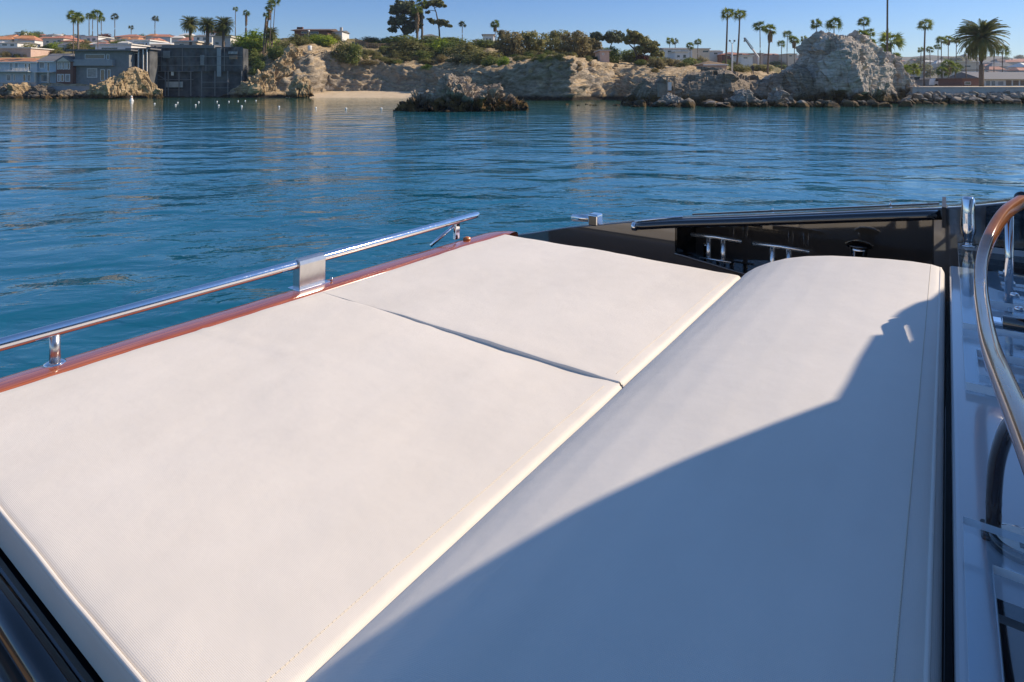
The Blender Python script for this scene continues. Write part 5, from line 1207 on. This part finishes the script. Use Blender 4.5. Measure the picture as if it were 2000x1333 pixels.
# clear acrylic plates (with slots) and step treads
def plate(v0, v1, u0, u1, z, th, slot=None, name='acrylic_plate'):
    mb = MB(); r = .015
    if slot is None: mb.box((v0, u0, z), (v1, u1, z+th))
    else:
        a, b, c, d = slot
        O = [(v0, u0), (v1, u0), (v1, u1), (v0, u1)]; I = [(a, c), (b, c), (b, d), (a, d)]
        vs = [(*p, z) for p in O]+[(*p, z) for p in I]+[(*p, z+th) for p in O]+[(*p, z+th) for p in I]; fs = []
        for i in range(4):
            j = (i+1) % 4
            fs += [(i, j, 4+j, 4+i), (8+i, 12+i, 12+j, 8+j), (i, 8+i, 8+j, j), (4+i, 4+j, 12+j, 12+i)]
        mb.add(vs, fs)
    o = mb.build(name, M['acrylic'], BOAT); o.data.materials.append(M['acrylic_lit_edge'])
    for p in o.data.polygons:
        if abs(p.normal.z) < .5: p.material_index = 1
    return o
plate(.045, .46, 2.62, 3.93, ZC+.004, .03, (.085, .40, 2.72, 2.95))
plate(.042, .46, 2.12, 2.58, ZC+.004, .022, (.075, .40, 2.2, 2.40))
plate(.024, .46, .45, 1.415, ZC+.035, .014, (.062, .40, .92, 1.30))
for i in range(5):
    u = 2.5+.17*i; MB().box((.17, u, ZC+.07), (.43, u+.05, ZC+.085)).build('acrylic_tread', M['acrylic'], BOAT, bevel=.003)
    for v in (.2, .40): MB().lathe((v, u+.025, ZC+.086), [(.014, 0), (.014, .01), (.006, .014)], 12).build('tread_screw', M['chrome'], BOAT, True)
MB().box((.10, 2.64, ZC+.035), (.155, 2.70, ZC+.05)).build('plate_clamp', M['chrome'], BOAT, bevel=.004)
MB().box((.09, 2.22, ZC+.028), (.14, 2.28, ZC+.045)).build('plate_clamp', M['chrome'], BOAT, bevel=.004)
MB().tube([(.14, 2.42, ZC+.12), (.62, 2.42, ZC+.12)], .022, 12).build('cross_bar', M['gloss_black'], BOAT, True)
# gauge beneath the front plate
gv, gu, _z = UV(1994, 1052, ZC+.02)
g = MB().lathe((gv, gu, ZC+.001), [(.048, 0), (.048, .014), (.040, .016)], 28).build('gauge', M['gloss_black'], BOAT, True)
MB().lathe((gv, gu, ZC+.0165), [(.037, 0), (.037, .002)], 28).build('dial', M['white_paint'], g, True)
MB().box((gv-.003, gu-.028, ZC+.019), (gv+.003, gu+.006, ZC+.020)).build('needle', M['rubber'], g)
MB().box((.066, .93, ZC-.001), (.395, 1.29, ZC+.003)).build('dark_tray', M['gloss_black'], BOAT, bevel=.001)
# curved wooden handrails
def spline(pts, n=8):
    out = []; p = [Vector(q) for q in pts]; p = [p[0]*2-p[1]]+p+[p[-1]*2-p[-2]]
    for i in range(1, len(p)-2):
        for k in range(n):
            t = k/n; a, b, c, d = p[i-1], p[i], p[i+1], p[i+2]
            out.append(.5*((2*b)+(c-a)*t+(2*a-5*b+4*c-d)*t*t+(3*b-a-3*c+d)*t**3))
    out.append(p[-2]); return out
RAILS = []
def handrail(dv, label):
    pts = [(.235+dv, 3.02, 2.165), (.175+dv, 2.92, 2.125), (.125+dv, 2.78, 2.06), (.096+dv, 2.60, 2.01), (.084+dv, 2.35, 1.985), (.080+dv, 2.05, 1.99), (.080+dv, 1.75, 2.01), (.088+dv, 1.45, 2.045), (.10+dv, 1.15, 2.075), (.115+dv, .85, 2.085), (.12+dv, .66, 2.06), (.122+dv, .56, 1.97), (.122+dv, .53, 1.85), (.122+dv, .53, ZC)]
    sp = spline(pts, 7); RAILS.append(sp); mb = MB(); P = []
    for i, p in enumerate(sp):
        d = (sp[min(i+1, len(sp)-1)]-sp[max(i-1, 0)]).normalized(); a = d.cross(Vector((0, 0, 1))).normalized(); b = a.cross(d).normalized(); w = .0172; h = .023; ring = []
        for k in range(16):
            t = 2*math.pi*k/16; cx, sx_ = math.cos(t), math.sin(t)
            ring.append(p+a*w*math.copysign(abs(cx)**.5, cx)+b*h*math.copysign(abs(sx_)**.5, sx_))
        P.append(ring+[ring[0]])
    hr = link('handrail', grid_mesh('handrail', np.array([[tuple(q) for q in r] for r in P])), M['honey_wood'], BOAT, smooth=True); hr['label'] = label
    bm = bmesh.new(); bm.from_mesh(hr.data); bmesh.ops.remove_doubles(bm, verts=bm.verts, dist=1e-6); bmesh.ops.recalc_face_normals(bm, faces=bm.faces); bm.to_mesh(hr.data); bm.free()
    MB().tube([sp[1]+Vector((.012, .03, .012)), sp[0], sp[0]+Vector((.01, .03, .005))], [.03, .031, .02], 14).build('rail_end', M['gloss_black'], hr, True)
    MB().tube(spline([(.10+dv, 1.36, 2.035), (.086+dv, 1.42, 1.97), (.074+dv, 1.455, 1.88), (.07+dv, 1.46, ZC)], 6), .0125, 12).build('rail_bracket', M['brown_dark'], hr, True)
    MB().box((.052+dv, 1.445, ZC-.001), (.088+dv, 1.50, ZC+.010)).build('bracket_base', M['rubber'], hr, bevel=.004)
    MB().tube([(.19+dv, 2.95, 2.12), (.19+dv, 2.97, ZC)], .013, 12).build('rail_leg', M['chrome'], hr, True)
M['brown_dark'] = mat('dark_varnish', (.035, .018, .014), .15, coat=1)
handrail(0, 'curved wooden handrail nearest the bolster'); handrail(.19, 'curved wooden handrail at the right edge')
# added panel out of view, its outline shaped to cast the shadow on the bolster
bpy.context.view_layer.update()
def edge_at(px, py, vw):
    """where the sunbeam that lands at this photo pixel of the pads crosses the added shade panel v = vw"""
    z = 1.7
    for _ in range(6):
        v, u, _z = UV(px, py, z); z = top_z(BO if v > -.93 else near, v, u)
    d = Vector((SV.x*CA-SV.y*SA, SV.x*SA+SV.y*CA, SV.z)); t = (vw-v)/d.x
    return (u+d.y*t, z+d.z*t)
VW = 1.38
E = [edge_at(a, b, VW) for a, b in ((1846, 579), (1815, 585), (1788, 592), (1758, 607), (1708, 648), (1676, 698), (1652, 745), (1630, 781), (1480, 838), (1300, 912), (1100, 1009), (900, 1126), (720, 1246), (600, 1326))]
dz = E[-1][1]
# a notch cut into the added shade panel lets the sun reach the far end of the nearer handrail
d_ = Vector((SV.x*CA-SV.y*SA, SV.x*SA+SV.y*CA, SV.z)); cen = []
for p in RAILS[0]:
    if p.y > 2.60: t_ = (VW-p.x)/d_.x; cen.append((p.y+d_.y*t_, p.z+d_.z*t_))
def on_E(x): return float(np.interp(x, [e[0] for e in E[::-1]], [e[1] for e in E[::-1]]))
x0 = cen[0][0]; lower = [(x0+.035, cen[0][1]-.024)]+[(a, b-.040) for a, b in cen[1::3]]
upper = [(a, b+.036) for a, b in cen[::-3] if b+.036 < on_E(a)-.008 and a < x0-.07]
E = [e for e in E if e[0] > x0+.075]+[(x0+.07, on_E(x0+.07))]+lower+[(cen[-1][0]-.03, cen[-1][1])]+upper+[(upper[-1][0]+.004, on_E(upper[-1][0]+.004))]+[e for e in E if e[0] < upper[-1][0]-.005]
caster = MB().prism([(-2.6, ZC), (2.9, ZC), (E[0][0]+.02, E[0][1]-.12)]+E+[(E[-1][0]-.1, dz+.2), (-2.6, dz+.2)], 0, VW+.001, VW+.06).build('shade_panel', M['gelcoat'], BOAT)
for a, b in ((-2.2, -.9), (-.7, .7), (.9, 2.2)):  # windows and rails only dress the added shade panel
    w = MB().prism([(a, ZC+.75), (b, ZC+.75), (b+.18, ZC+1.35), (a+.18, ZC+1.35)], 0, VW-.006, VW-.0005).build('panel_window', M['glass'], caster)
    MB().tube([(VW-.008, q, z) for q, z in ((a, ZC+.75), (b, ZC+.75), (b+.18, ZC+1.35), (a+.18, ZC+1.35), (a, ZC+.75))], .012, 8, False).build('frame', M['rubber'], w, True)
MB().tube([(VW-.07, u, ZC+.62) for u in (-2.0, 0, 2.3)], .018, 10).build('panel_rail', M['chrome'], caster, True)
for u in (-1.9, -.5, .9, 2.2): MB().tube([(VW-.07, u, ZC+.62), (VW-.001, u, ZC+.60)], .012, 8).build('rail_stub', M['chrome'], caster, True)
MB().box((VW-.03, -2.55, ZC-.002), (VW-.0005, 2.88, ZC+.08)).build('kick_strip', M['charcoal'], caster)

# ------------------------------------------------------------------ air between the boat and the far hills
hm = bpy.data.materials.new('haze'); hm.use_nodes = True; hn = hm.node_tree
for n in list(hn.nodes):
    if n.type != 'OUTPUT_MATERIAL': hn.nodes.remove(n)
pv = hn.nodes.new('ShaderNodeVolumePrincipled'); pv.inputs['Color'].default_value = (.70, .80, .95, 1); pv.inputs['Density'].default_value = .00017; pv.inputs['Anisotropy'].default_value = .2
hn.links.new(pv.outputs[0], hn.nodes['Material Output'].inputs['Volume'])
tag(MB().box((-2600, -260, -4), (2600, 1700, 140)).build('haze', hm), kind='stuff')
